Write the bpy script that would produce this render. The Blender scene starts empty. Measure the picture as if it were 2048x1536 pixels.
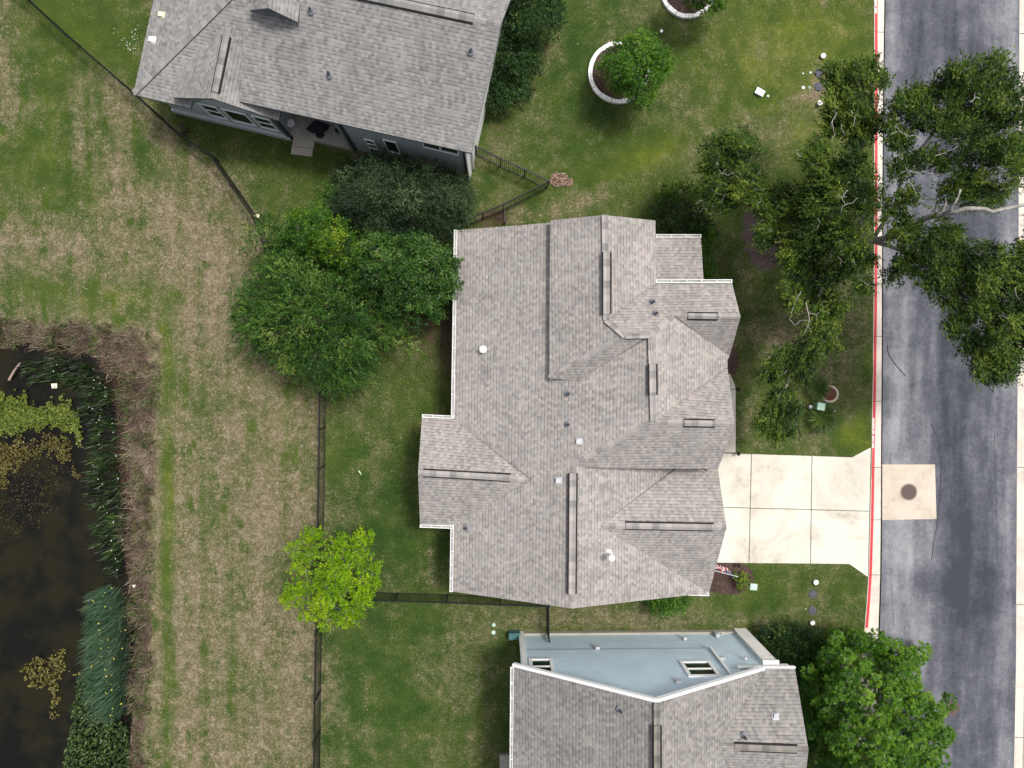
import bpy, math, random
import numpy as np
from mathutils import Vector, Quaternion
random.seed(7)
RNG = np.random.default_rng(11)
S = bpy.context.scene
COL = S.collection
PI = math.pi

# ------------------------------------------------------------------ camera
F, H = 1450.0, 36.0
NAD = (992.0, 742.0)
_d0 = Vector(((NAD[0]-1024)/F, (768-NAD[1])/F, -1)).normalized()
CQ = _d0.rotation_difference(Vector((0, 0, -1)))
CR = np.array(CQ.to_matrix())
cam = bpy.data.cameras.new('camera')
cam.sensor_width = 36.0
cam.lens = F/2048*36.0
cam.clip_start, cam.clip_end = 0.1, 6000
camo = bpy.data.objects.new('camera', cam)
COL.objects.link(camo)
camo.location = (0, 0, H)
camo.rotation_mode = 'QUATERNION'
camo.rotation_quaternion = CQ
S.camera = camo


def ray(px, py):
    d = CR @ np.array(((px-1024)/F, (768-py)/F, -1.0))
    return d


def P(px, py, z=0.0):
    d = ray(px, py)
    t = (z-H)/d[2]
    return Vector((d[0]*t, d[1]*t, z))


def on_plane(px, py, p0, n):
    d = Vector(ray(px, py))
    o = Vector((0, 0, H))
    t = (Vector(p0)-o).dot(n)/d.dot(n)
    return o+d*t


def proj(X, Y, Z=0.0):
    V = np.stack([X, Y, (Z-H)*np.ones_like(X)], -1) @ CR
    return 1024+F*V[..., 0]/-V[..., 2], 768-F*V[..., 1]/-V[..., 2]


def scale_at(h):
    return F/(H-h)

# ------------------------------------------------------------------ objects
def tag(o, label, cat, group=None, kind=None):
    o['label'] = label
    o['category'] = cat
    if group: o['group'] = group
    if kind: o['kind'] = kind
    return o


def empty(name, loc):
    o = bpy.data.objects.new(name, None)
    o.empty_display_size = 0.2
    COL.objects.link(o)
    o.location = loc
    return o


def place(o, parent):
    COL.objects.link(o)
    if parent is not None:
        o.parent = parent
        w = Vector((0, 0, 0))
        p = parent
        while p is not None:
            w += p.location
            p = p.parent
        o.location = -w          # geometry is given in world coordinates
        # move the origin to the part itself
        me = o.data
        if hasattr(me, 'vertices') and len(me.vertices):
            n = len(me.vertices)
            a = np.empty(n*3, np.float32)
            me.vertices.foreach_get('co', a)
            a = a.reshape(-1, 3)
            c = (a.min(0)+a.max(0))/2
            a -= c
            me.vertices.foreach_set('co', a.ravel())
            o.location = Vector([float(v) for v in c])-w
    return o


class MB:
    """collects shapes; build() links them as one mesh"""
    def __init__(s):
        s.v, s.f, s.m, s.uv = [], [], [], []

    def face(s, pts, m=0, uv=None):
        b = len(s.v)
        s.v += [tuple(p) for p in pts]
        s.f.append(tuple(range(b, b+len(pts))))
        s.m.append(m)
        s.uv.append(uv if uv is not None else [(p[0], p[1]) for p in pts])

    def slab(s, pts, t, mt=0, ms=0, uv=None):
        """polygon pts (counter clockwise from above) with thickness t straight down"""
        pts = [Vector(p) for p in pts]
        a = sum(pts[i].x*pts[(i+1) % len(pts)].y-pts[(i+1) % len(pts)].x*pts[i].y for i in range(len(pts)))
        if a < 0:
            pts = pts[::-1]
            if uv is not None: uv = uv[::-1]
        lo = [p-Vector((0, 0, t)) for p in pts]
        s.face(pts, mt, uv)
        s.face(lo[::-1], ms)
        n = len(pts)
        for i in range(n):
            j = (i+1) % n
            s.face([lo[i], lo[j], pts[j], pts[i]], ms)

    def box(s, c, size, rz=0.0, m=0, mats6=None):
        cx, cy, cz = c
        hx, hy, hz = size[0]/2, size[1]/2, size[2]/2
        ca, sa = math.cos(rz), math.sin(rz)
        q = []
        for z in (-hz, hz):
            for x, y in ((-hx, -hy), (hx, -hy), (hx, hy), (-hx, hy)):
                q.append((cx+x*ca-y*sa, cy+x*sa+y*ca, cz+z))
        for k, f in enumerate(((3, 2, 1, 0), (4, 5, 6, 7), (0, 1, 5, 4), (1, 2, 6, 5), (2, 3, 7, 6), (3, 0, 4, 7))):
            s.face([q[i] for i in f], m if mats6 is None else mats6[k])

    def bar(s, a, b, w, h, m=0, up=Vector((0, 0, 1))):
        a, b = Vector(a), Vector(b)
        d = (b-a).normalized()
        sd = d.cross(up)
        if sd.length < 1e-4: sd = d.cross(Vector((1, 0, 0)))
        sd.normalize()
        u = sd.cross(d)
        o = [(-w/2, -h/2), (w/2, -h/2), (w/2, h/2), (-w/2, h/2)]
        A = [a+sd*x+u*y for x, y in o]
        B = [b+sd*x+u*y for x, y in o]
        s.face(A[::-1], m); s.face(B, m)
        for i in range(4):
            j = (i+1) % 4
            s.face([A[i], A[j], B[j], B[i]], m)

    def tube(s, pts, rad, n=6, m=0, cap=True):
        pts = [Vector(p) for p in pts]
        if not hasattr(rad, '__len__'): rad = [rad]*len(pts)
        rings = []
        ref = Vector((0.31, 0.57, 0.76))
        b = len(s.v)
        for i, p in enumerate(pts):
            d = (pts[min(i+1, len(pts)-1)]-pts[max(i-1, 0)])
            if d.length < 1e-6: d = Vector((0, 0, 1))
            d.normalize()
            x = d.cross(ref)
            if x.length < 1e-3: x = d.cross(Vector((1, 0, 0)))
            x.normalize()
            y = d.cross(x)
            for k in range(n):
                a = 2*PI*k/n
                s.v.append(tuple(p+(x*math.cos(a)+y*math.sin(a))*rad[i]))
        for i in range(len(pts)-1):
            for k in range(n):
                f = (b+i*n+k, b+i*n+(k+1) % n, b+(i+1)*n+(k+1) % n, b+(i+1)*n+k)
                s.f.append(f); s.m.append(m); s.uv.append([(0, 0)]*4)
        if cap:
            s.f.append(tuple(b+k for k in range(n))[::-1]); s.m.append(m); s.uv.append([(0, 0)]*n)
            e = b+(len(pts)-1)*n
            s.f.append(tuple(e+k for k in range(n))); s.m.append(m); s.uv.append([(0, 0)]*n)

    def lathe(s, c, prof, n=20, m=0, ms=None):
        """prof: list of (radius, z) bottom to top about vertical axis at c"""
        c = Vector(c)
        b = len(s.v)
        for r, z in prof:
            for k in range(n):
                a = 2*PI*k/n
                s.v.append((c.x+r*math.cos(a), c.y+r*math.sin(a), c.z+z))
        for i in range(len(prof)-1):
            for k in range(n):
                s.f.append((b+i*n+k, b+i*n+(k+1) % n, b+(i+1)*n+(k+1) % n, b+(i+1)*n+k))
                s.m.append(m if ms is None else ms[i]); s.uv.append([(0, 0)]*4)
        s.f.append(tuple(b+k for k in range(n))[::-1]); s.m.append(m); s.uv.append([(0, 0)]*n)
        e = b+(len(prof)-1)*n
        s.f.append(tuple(e+k for k in range(n))); s.m.append(m if ms is None else ms[-1]); s.uv.append([(0, 0)]*n)

    def build(s, name, mats, parent=None, smooth=False):
        me = bpy.data.meshes.new(name)
        me.from_pydata(s.v, [], s.f)
        if not isinstance(mats, (list, tuple)): mats = [mats]
        for mm in mats: me.materials.append(mm)
        me.polygons.foreach_set('material_index', s.m)
        ul = me.uv_layers.new(name='UVMap')
        flat = [c for u in s.uv for p in u for c in p]
        ul.data.foreach_set('uv', flat)
        if smooth: me.polygons.foreach_set('use_smooth', [True]*len(s.f))
        me.update()
        return place(bpy.data.objects.new(name, me), parent)


def quads_mesh(name, V, tone, mat, parent=None, nper=4):
    """V (N,nper,3): N separate faces with a per-face attribute tone"""
    N = V.shape[0]
    me = bpy.data.meshes.new(name)
    me.vertices.add(N*nper)
    me.vertices.foreach_set('co', V.reshape(-1).astype(np.float32))
    me.loops.add(N*nper)
    me.loops.foreach_set('vertex_index', np.arange(N*nper, dtype=np.int32))
    me.polygons.add(N)
    me.polygons.foreach_set('loop_start', np.arange(0, N*nper, nper, dtype=np.int32))
    at = me.attributes.new('tone', 'FLOAT', 'FACE')
    at.data.foreach_set('value', tone.astype(np.float32))
    me.materials.append(mat)
    me.update(calc_edges=True)
    me.validate()
    return place(bpy.data.objects.new(name, me), parent)

# ------------------------------------------------------------------ materials
class NT:
    def __init__(s, name):
        s.mat = bpy.data.materials.new(name)
        s.mat.use_nodes = True
        s.t = s.mat.node_tree
        s.t.nodes.clear()
        s.out = s.t.nodes.new('ShaderNodeOutputMaterial')
        s.b = s.t.nodes.new('ShaderNodeBsdfPrincipled')
        s.t.links.new(s.b.outputs[0], s.out.inputs[0])
        s.b.inputs['Specular IOR Level'].default_value = 0.25

    def n(s, typ, **kw):
        nd = s.t.nodes.new(typ)
        for k, v in kw.items():
            setattr(nd, k, v)
        return nd

    def set(s, sock, v):
        if hasattr(v, 'links') or isinstance(v, bpy.types.NodeSocket):
            s.t.links.new(v, sock)
        elif isinstance(v, (tuple, list)) and sock.type == 'RGBA' and len(v) == 3:
            sock.default_value = (*v, 1)
        else:
            sock.default_value = v

    def math(s, op, a, b=0.0, c=None, clamp=False):
        nd = s.n('ShaderNodeMath', operation=op, use_clamp=clamp)
        s.set(nd.inputs[0], a); s.set(nd.inputs[1], b)
        if c is not None: s.set(nd.inputs[2], c)
        return nd.outputs[0]

    def mix(s, f, a, b, mode='MIX'):
        nd = s.n('ShaderNodeMix', data_type='RGBA', blend_type=mode)
        s.set(nd.inputs[0], f); s.set(nd.inputs[6], a); s.set(nd.inputs[7], b)
        return nd.outputs[2]

    def ss(s, x, lo, hi, a=0.0, b=1.0):
        nd = s.n('ShaderNodeMapRange', interpolation_type='SMOOTHSTEP')
        s.set(nd.inputs[0], x)
        for i, v in enumerate((lo, hi, a, b)): s.set(nd.inputs[1+i], v)
        return nd.outputs[0]

    def lin(s, x, lo, hi, a=0.0, b=1.0):
        nd = s.n('ShaderNodeMapRange')
        s.set(nd.inputs[0], x)
        for i, v in enumerate((lo, hi, a, b)): s.set(nd.inputs[1+i], v)
        return nd.outputs[0]

    def pos(s, scale=(1, 1, 1)):
        g = s.n('ShaderNodeNewGeometry')
        if scale == (1, 1, 1): return g.outputs['Position']
        m = s.n('ShaderNodeVectorMath', operation='MULTIPLY')
        s.set(m.inputs[0], g.outputs['Position']); m.inputs[1].default_value = scale
        return m.outputs[0]

    def noise(s, vec, scale, detail=3.0, rough=0.55, dist=0.0):
        nd = s.n('ShaderNodeTexNoise')
        s.set(nd.inputs['Vector'], vec)
        nd.inputs['Scale'].default_value = scale
        nd.inputs['Detail'].default_value = detail
        nd.inputs['Roughness'].default_value = rough
        nd.inputs['Distortion'].default_value = dist
        return nd.outputs[0]

    def white(s, vec, dims='3D'):
        nd = s.n('ShaderNodeTexWhiteNoise', noise_dimensions=dims)
        s.set(nd.inputs['Vector'] if dims != '1D' else nd.inputs['W'], vec)
        return nd.outputs[0]

    def attr(s, name, out='Fac'):
        nd = s.n('ShaderNodeAttribute', attribute_name=name)
        return nd.outputs[out]

    def ramp(s, x, stops):
        nd = s.n('ShaderNodeValToRGB')
        s.set(nd.inputs[0], x)
        el = nd.color_ramp.elements
        el[0].position, el[0].color = stops[0][0], (*stops[0][1], 1)
        el[1].position, el[1].color = stops[-1][0], (*stops[-1][1], 1)
        for p, c in stops[1:-1]:
            e = el.new(p); e.color = (*c, 1)
        return nd.outputs[0]

    def bump(s, h, strength, dist=0.02):
        nd = s.n('ShaderNodeBump')
        nd.inputs['Strength'].default_value = strength
        nd.inputs['Distance'].default_value = dist
        s.set(nd.inputs['Height'], h)
        s.t.links.new(nd.outputs[0], s.b.inputs['Normal'])

    def scalecol(s, col, f):
        nd = s.n('ShaderNodeVectorMath', operation='SCALE')
        s.set(nd.inputs[0], col); s.set(nd.inputs[3], f)
        return nd.outputs[0]

    def done(s, col=None, rough=0.8, metal=0.0):
        if col is not None: s.set(s.b.inputs['Base Color'], col)
        s.set(s.b.inputs['Roughness'], rough)
        s.b.inputs['Metallic'].default_value = metal
        return s.mat


def plain(name, c, rough=0.7, var=0.18, sc=6.0, fine=60.0, metal=0.0):
    """a painted or plain surface with wear: two scales of mottling"""
    t = NT(name)
    p = t.pos()
    a = t.noise(p, sc, 4); b = t.noise(p, fine, 2)
    f = t.math('ADD', t.lin(a, 0.25, 0.75, 1-var, 1+var), t.lin(b, 0.2, 0.8, -var*0.5, var*0.5))
    return t.done(t.scalecol(c, f), rough, metal)


def shingle(name, c, contrast=1.0, pink=0.5):
    t = NT(name)
    uv = t.n('ShaderNodeUVMap').outputs[0]
    sp = t.n('ShaderNodeSeparateXYZ'); t.set(sp.inputs[0], uv)
    u, v = sp.outputs[0], sp.outputs[1]
    vr = t.math('DIVIDE', v, 0.150)
    row = t.math('FLOOR', vr)
    fv = t.math('FRACT', vr)
    rr = t.white(row, '1D')
    cu = t.math('ADD', t.math('DIVIDE', u, 0.150), t.math('MULTIPLY', rr, 9.0))
    cell = t.math('FLOOR', cu)
    cb = t.n('ShaderNodeCombineXYZ'); t.set(cb.inputs[0], cell); t.set(cb.inputs[1], row)
    r1 = t.white(cb.outputs[0], '2D')
    cb2 = t.n('ShaderNodeCombineXYZ'); t.set(cb2.inputs[0], t.math('FLOOR', t.math('MULTIPLY', cu, 0.55))); t.set(cb2.inputs[1], t.math('ADD', row, 51.0))
    r2 = t.white(cb2.outputs[0], '2D')
    cb3 = t.n('ShaderNodeCombineXYZ'); t.set(cb3.inputs[0], cell); t.set(cb3.inputs[1], t.math('ADD', row, 177.0))
    r3 = t.white(cb3.outputs[0], '2D')
    p = t.pos()
    big = t.noise(p, 0.55, 4); med = t.noise(p, 2.3, 3); fine = t.noise(p, 55, 2)
    k = contrast
    f = t.lin(r1, 0, 1, 1-0.15*k, 1+0.13*k)
    rec = t.math('GREATER_THAN', t.math('ADD', t.math('FRACT', t.math('MULTIPLY', cell, 0.5)), t.math('MULTIPLY', r3, 0.9)), 0.72)
    f = t.math('SUBTRACT', f, t.math('MULTIPLY', rec, 0.13*k))
    f = t.math('ADD', f, t.lin(r2, 0, 1, -0.05*k, 0.05*k))
    f = t.math('ADD', f, t.lin(big, 0.3, 0.7, -0.09, 0.09))
    f = t.math('ADD', f, t.lin(med, 0.3, 0.7, -0.05, 0.05))
    f = t.math('ADD', f, t.lin(fine, 0.25, 0.75, -0.08, 0.08))
    sv = t.n('ShaderNodeCombineXYZ'); t.set(sv.inputs[0], t.math('MULTIPLY', u, 1.6)); t.set(sv.inputs[1], t.math('MULTIPLY', v, 0.12))
    f = t.math('ADD', f, t.lin(t.noise(sv.outputs[0], 1.0, 4, .6), 0.3, 0.7, -0.07, 0.07))
    # shadow painted along each course's butt edge, deeper where a laminated tab is missing
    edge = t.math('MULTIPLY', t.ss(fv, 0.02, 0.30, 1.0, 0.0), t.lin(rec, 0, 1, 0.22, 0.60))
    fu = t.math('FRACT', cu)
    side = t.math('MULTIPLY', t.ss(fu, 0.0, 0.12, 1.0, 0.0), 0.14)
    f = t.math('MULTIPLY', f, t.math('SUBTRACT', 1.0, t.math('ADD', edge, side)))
    warm = t.mix(t.math('MULTIPLY', t.math('GREATER_THAN', r1, 0.78), pink), c, (c[0]*1.10, c[1]*0.97, c[2]*0.92))
    cool = t.mix(t.math('MULTIPLY', t.math('LESS_THAN', r1, 0.2), pink), warm, (c[0]*0.95, c[1]*1.0, c[2]*1.08))
    t.bump(t.math('SUBTRACT', t.math('MULTIPLY', fv, -1.0), t.math('MULTIPLY', edge, 0.6)), 0.35, 0.012)
    return t.done(t.scalecol(cool, f), 0.92)


def ridgecap(name, c):
    t = NT(name)
    uv = t.n('ShaderNodeUVMap').outputs[0]
    sp = t.n('ShaderNodeSeparateXYZ'); t.set(sp.inputs[0], uv)
    vr = t.math('DIVIDE', sp.outputs[1], 0.29)
    row = t.math('FLOOR', vr)
    r = t.white(row, '1D')
    fv = t.math('FRACT', vr)
    fine = t.noise(t.pos(), 50, 2)
    f = t.math('ADD', t.lin(r, 0, 1, 0.72, 1.22), t.lin(fine, 0.25, 0.75, -0.08, 0.08))
    f = t.math('MULTIPLY', f, t.ss(fv, 0.0, 0.12, 0.85, 1.0))
    return t.done(t.scalecol(c, f), 0.92)


def leafmat(name, stops, rough=0.5, trans=0.25, tint=(1.0, 1.15, 0.5)):
    t = NT(name)
    tone = t.attr('tone')
    n = t.noise(t.pos(), 1.1, 2)
    x = t.math('ADD', tone, t.lin(n, 0.3, 0.7, -0.12, 0.12), clamp=True)
    c = t.ramp(x, stops)
    t.set(t.b.inputs['Base Color'], c)
    t.b.inputs['Roughness'].default_value = rough
    t.b.inputs['Specular IOR Level'].default_value = 0.35
    tr = t.n('ShaderNodeBsdfTranslucent')
    t.set(tr.inputs[0], t.mix(1.0, c, tint, 'MULTIPLY'))
    t.b.inputs['Specular IOR Level'].default_value = 0.18
    mx = t.n('ShaderNodeMixShader')
    mx.inputs[0].default_value = trans
    t.t.links.new(t.b.outputs[0], mx.inputs[1]); t.t.links.new(tr.outputs[0], mx.inputs[2])
    t.t.links.new(mx.outputs[0], t.out.inputs[0])
    return t.mat


def siding(name, c, step=0.15):
    t = NT(name)
    p = t.pos()
    sp = t.n('ShaderNodeSeparateXYZ'); t.set(sp.inputs[0], p)
    fz = t.math('FRACT', t.math('DIVIDE', sp.outputs[2], step))
    lap = t.ss(fz, 0.0, 0.22, 0.55, 1.0)
    a = t.noise(p, 1.2, 4); b = t.noise(p, 25, 2)
    f = t.math('MULTIPLY', lap, t.math('ADD', t.lin(a, 0.25, 0.75, 0.92, 1.08), t.lin(b, 0.2, 0.8, -0.04, 0.04)))
    t.bump(fz, 0.4, 0.01)
    return t.done(t.scalecol(c, f), 0.7)


M = {}
M['shingle_warm'] = shingle('shingle_warm', (0.288, 0.272, 0.255), 0.85, 0.35)
M['shingle_grey'] = shingle('shingle_grey', (0.240, 0.235, 0.228), 0.9, 0.2)
M['shingle_dark'] = shingle('shingle_dark', (0.232, 0.222, 0.210), 0.95, 0.2)
M['cap_warm'] = ridgecap('cap_warm', (0.272, 0.256, 0.242))
M['cap_grey'] = ridgecap('cap_grey', (0.22, 0.215, 0.205))
M['cap_dark'] = ridgecap('cap_dark', (0.180, 0.168, 0.152))
M['fascia_tan'] = plain('fascia_tan', (0.36, 0.33, 0.29))
M['fascia_grey'] = plain('fascia_grey', (0.13, 0.15, 0.155))
M['white_trim'] = plain('white_trim', (0.78, 0.79, 0.78), 0.5, 0.07)
M['gutter_floor'] = plain('gutter_floor', (0.30, 0.30, 0.28), 0.6, 0.5, 3.0)
M['black_vent'] = plain('black_vent', (0.012, 0.012, 0.013), 0.8)
M['pipe_dark'] = plain('pipe_dark', (0.06, 0.065, 0.075), 0.6)
M['pipe_flash'] = plain('pipe_flash', (0.17, 0.18, 0.20), 0.5)
M['metal_white'] = plain('metal_white', (0.72, 0.72, 0.70), 0.4, 0.1)
M['metal_grey'] = plain('metal_grey', (0.40, 0.41, 0.43), 0.45, 0.1)
M['cream_vent'] = plain('cream_vent', (0.62, 0.58, 0.42), 0.5, 0.1)
M['wall_tan'] = siding('wall_tan', (0.40, 0.36, 0.31))
M['wall_grey'] = siding('wall_grey', (0.40, 0.43, 0.45), 0.16)
M['wall_blue'] = siding('wall_blue', (0.56, 0.69, 0.78), 0.155)
M['trim_grey'] = plain('trim_grey', (0.055, 0.06, 0.062))
M['plinth'] = plain('plinth', (0.42, 0.44, 0.42), 0.8, 0.12)
M['black_metal'] = plain('black_metal', (0.010, 0.011, 0.012), 0.45, 0.2)


def mk_glass():
    t = NT('window_glass')
    n = t.noise(t.pos(), 2.0, 3)
    c = t.mix(t.ss(n, 0.42, 0.6), (0.006, 0.010, 0.010), (0.012, 0.045, 0.022))
    t.b.inputs['Specular IOR Level'].default_value = 0.5
    return t.done(c, 0.06)


M['glass'] = mk_glass()


def mk_concrete(name, c, stain=0.35, speck=0.05, sc=0.5):
    t = NT(name)
    p = t.pos()
    a = t.noise(p, sc, 5, 0.6, 0.6); b = t.noise(p, 3.5, 4, 0.65); f = t.noise(p, 60, 2)
    bl = t.math('MULTIPLY', t.ss(a, 0.41, 0.72), t.lin(b, 0.3, 0.7, 0.15, 1.0))
    col = t.mix(t.math('MULTIPLY', bl, stain), c, (c[0]*0.45, c[1]*0.42, c[2]*0.38))
    k = t.math('ADD', t.lin(b, 0.3, 0.7, 0.95, 1.05), t.lin(f, 0.2, 0.8, -speck, speck))
    return t.done(t.scalecol(col, k), 0.85)


M['concrete'] = mk_concrete('concrete', (0.565, 0.537, 0.468), 0.85, 0.05, 0.42)
M['concrete_kerb'] = mk_concrete('concrete_kerb', (0.56, 0.51, 0.45), 0.65, 0.07, 0.8)
M['concrete_old'] = mk_concrete('concrete_old', (0.34, 0.32, 0.275), 0.7, 0.1, 0.9)
M['concrete_pad'] = mk_concrete('concrete_pad', (0.50, 0.435, 0.36), 0.6, 0.07, 1.2)
def mk_stone():
    t = NT('stone_white')
    p = t.pos()
    a = t.noise(p, 5.0, 4, .7, .5); b = t.noise(p, 1.4, 3); f = t.noise(p, 40, 2)
    c = t.mix(t.math('MULTIPLY', t.ss(a, .58, .70), .75), (.80, .79, .76), (.22, .21, .20))
    return t.done(t.scalecol(c, t.math('ADD', t.lin(b, .3, .7, .9, 1.06), t.lin(f, .2, .8, -.06, .06))), .85)


M['stone_white'] = mk_stone()
# ------------------------------------------------------------------ light
SUN = Vector((0.31, 0.235, 1.0)).normalized()
sl = bpy.data.lights.new('sun', 'SUN')
sl.energy = 2.45
sl.angle = math.radians(9.0)
sl.color = (1.0, 0.965, 0.91)
so = bpy.data.objects.new('sun', sl)
COL.objects.link(so)
so.location = SUN*60
so.rotation_mode = 'QUATERNION'
so.rotation_quaternion = (-SUN).to_track_quat('-Z', 'Y')
wd = bpy.data.worlds.new('World')
S.world = wd
wd.use_nodes = True
wt = wd.node_tree
bg = wt.nodes['Background']
sk = wt.nodes.new('ShaderNodeTexSky')
sk.sky_type = 'NISHITA'
sk.sun_disc = False
sk.sun_elevation = math.asin(SUN.z)
sk.sun_rotation = math.atan2(SUN.x, SUN.y)
sk.air_density = 0.8
sk.dust_density = 6.0
hs = wt.nodes.new('ShaderNodeHueSaturation')
hs.inputs['Saturation'].default_value = 0.5
wt.links.new(sk.outputs[0], hs.inputs['Color'])
wt.links.new(hs.outputs[0], bg.inputs[0])
bg.inputs[1].default_value = 0.145
S.view_settings.view_transform = 'Standard'
S.view_settings.look = 'None'
S.view_settings.exposure = 0.30
S.view_settings.gamma = 1.0

# ------------------------------------------------------------------ helpers on picture-plane outlines
def seg_dist(PX, PY, poly, closed=True):
    d = np.full(PX.shape, 1e9)
    n = len(poly)
    for i in range(n if closed else n-1):
        ax, ay = poly[i]; bx, by = poly[(i+1) % n]
        vx, vy = bx-ax, by-ay
        L2 = vx*vx+vy*vy+1e-9
        t = np.clip(((PX-ax)*vx+(PY-ay)*vy)/L2, 0, 1)
        d = np.minimum(d, np.hypot(PX-ax-t*vx, PY-ay-t*vy))
    return d


def inside(PX, PY, poly):
    r = np.zeros(PX.shape, bool)
    n = len(poly)
    for i in range(n):
        ax, ay = poly[i]; bx, by = poly[(i+1) % n]
        c = ((ay > PY) != (by > PY))
        with np.errstate(divide='ignore', invalid='ignore'):
            xs = (bx-ax)*(PY-ay)/(by-ay+1e-12)+ax
        r ^= (c & (PX < xs))
    return r


def soft(PX, PY, poly, w):
    d = seg_dist(PX, PY, poly)
    sd = np.where(inside(PX, PY, poly), d, -d)
    return np.clip(sd/w*0.5+0.5, 0, 1)


def vnoise(X, Y, sc, seed):
    """smooth value noise, numpy"""
    r = np.random.default_rng(seed)
    T = r.random((64, 64))
    x, y = X/sc, Y/sc
    xi, yi = np.floor(x).astype(int), np.floor(y).astype(int)
    fx, fy = x-xi, y-yi
    fx = fx*fx*(3-2*fx); fy = fy*fy*(3-2*fy)
    g = lambda a, b: T[a % 64, b % 64]
    return (g(xi, yi)*(1-fx)+g(xi+1, yi)*fx)*(1-fy)+(g(xi, yi+1)*(1-fx)+g(xi+1, yi+1)*fx)*fy


# ------------------------------------------------------------------ ground
KERB = [(1749, -900), (1749, -60), (1748, 0), (1748, 220), (1748, 470), (1746.5, 640), (1745, 770), (1742.5, 900),
        (1740, 1040), (1736.5, 1150), (1733, 1205), (1729, 1255), (1722, 1320), (1716, 1420), (1713, 1600), (1710, 2400)]
POND = [(-900, 640), (-200, 676), (0, 690), (90, 684), (150, 702), (182, 722), (212, 760), (220, 800), (220, 870), (226, 930), (226, 1010),
        (232, 1080), (242, 1150), (264, 1230), (262, 1310), (258, 1400), (250, 1470), (240, 1560), (225, 1800), (150, 2400), (-900, 2500)]


def kerb_x(PY):
    return np.interp(PY, [k[1] for k in KERB], [k[0] for k in KERB])


gx = np.concatenate([[-2500, -500, -120, -60, -40], np.arange(-29, 33.01, 0.22), [45, 70, 130, 500, 2500]])
gy = np.concatenate([[-2500, -500, -120, -60, -35], np.arange(-23, 22.01, 0.22), [35, 60, 120, 500, 2500]])
GX, GY = np.meshgrid(gx, gy, indexing='ij')
PX, PY = proj(GX, GY)
pond = soft(PX, PY, POND, 34)
roadm = np.clip((PX-kerb_x(PY)-4)/6, 0, 1)
roadm[PX > 2110] = np.clip((2125-PX[PX > 2110])/15, 0, 1)
GZ = -1.15*pond**1.3-0.22*roadm
GZ += (vnoise(GX, GY, 1.7, 3)-0.5)*0.05*(1-roadm)*(np.abs(GX) < 40)*(np.abs(GY) < 40)

def blob(px, py, rx, ry, a, ang=0.0):
    c, s = math.cos(ang), math.sin(ang)
    dx, dy = PX-px, PY-py
    u = (dx*c+dy*s)/rx; v = (-dx*s+dy*c)/ry
    return a*np.exp(-(u*u+v*v))


FIELD = [(-900, -600), (-60, -160), (60, 0), (268, 186), (365, 272), (440, 324), (521, 447), (652, 770), (650, 950), (646, 1200), (640, 1536), (630, 2400), (-900, 2500)]
dry = np.full(PX.shape, 0.27)
yel = np.full(PX.shape, 0.30)
soil = np.zeros(PX.shape)
fld = soft(PX, PY, FIELD, 14)
dry += fld*0.33
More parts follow.
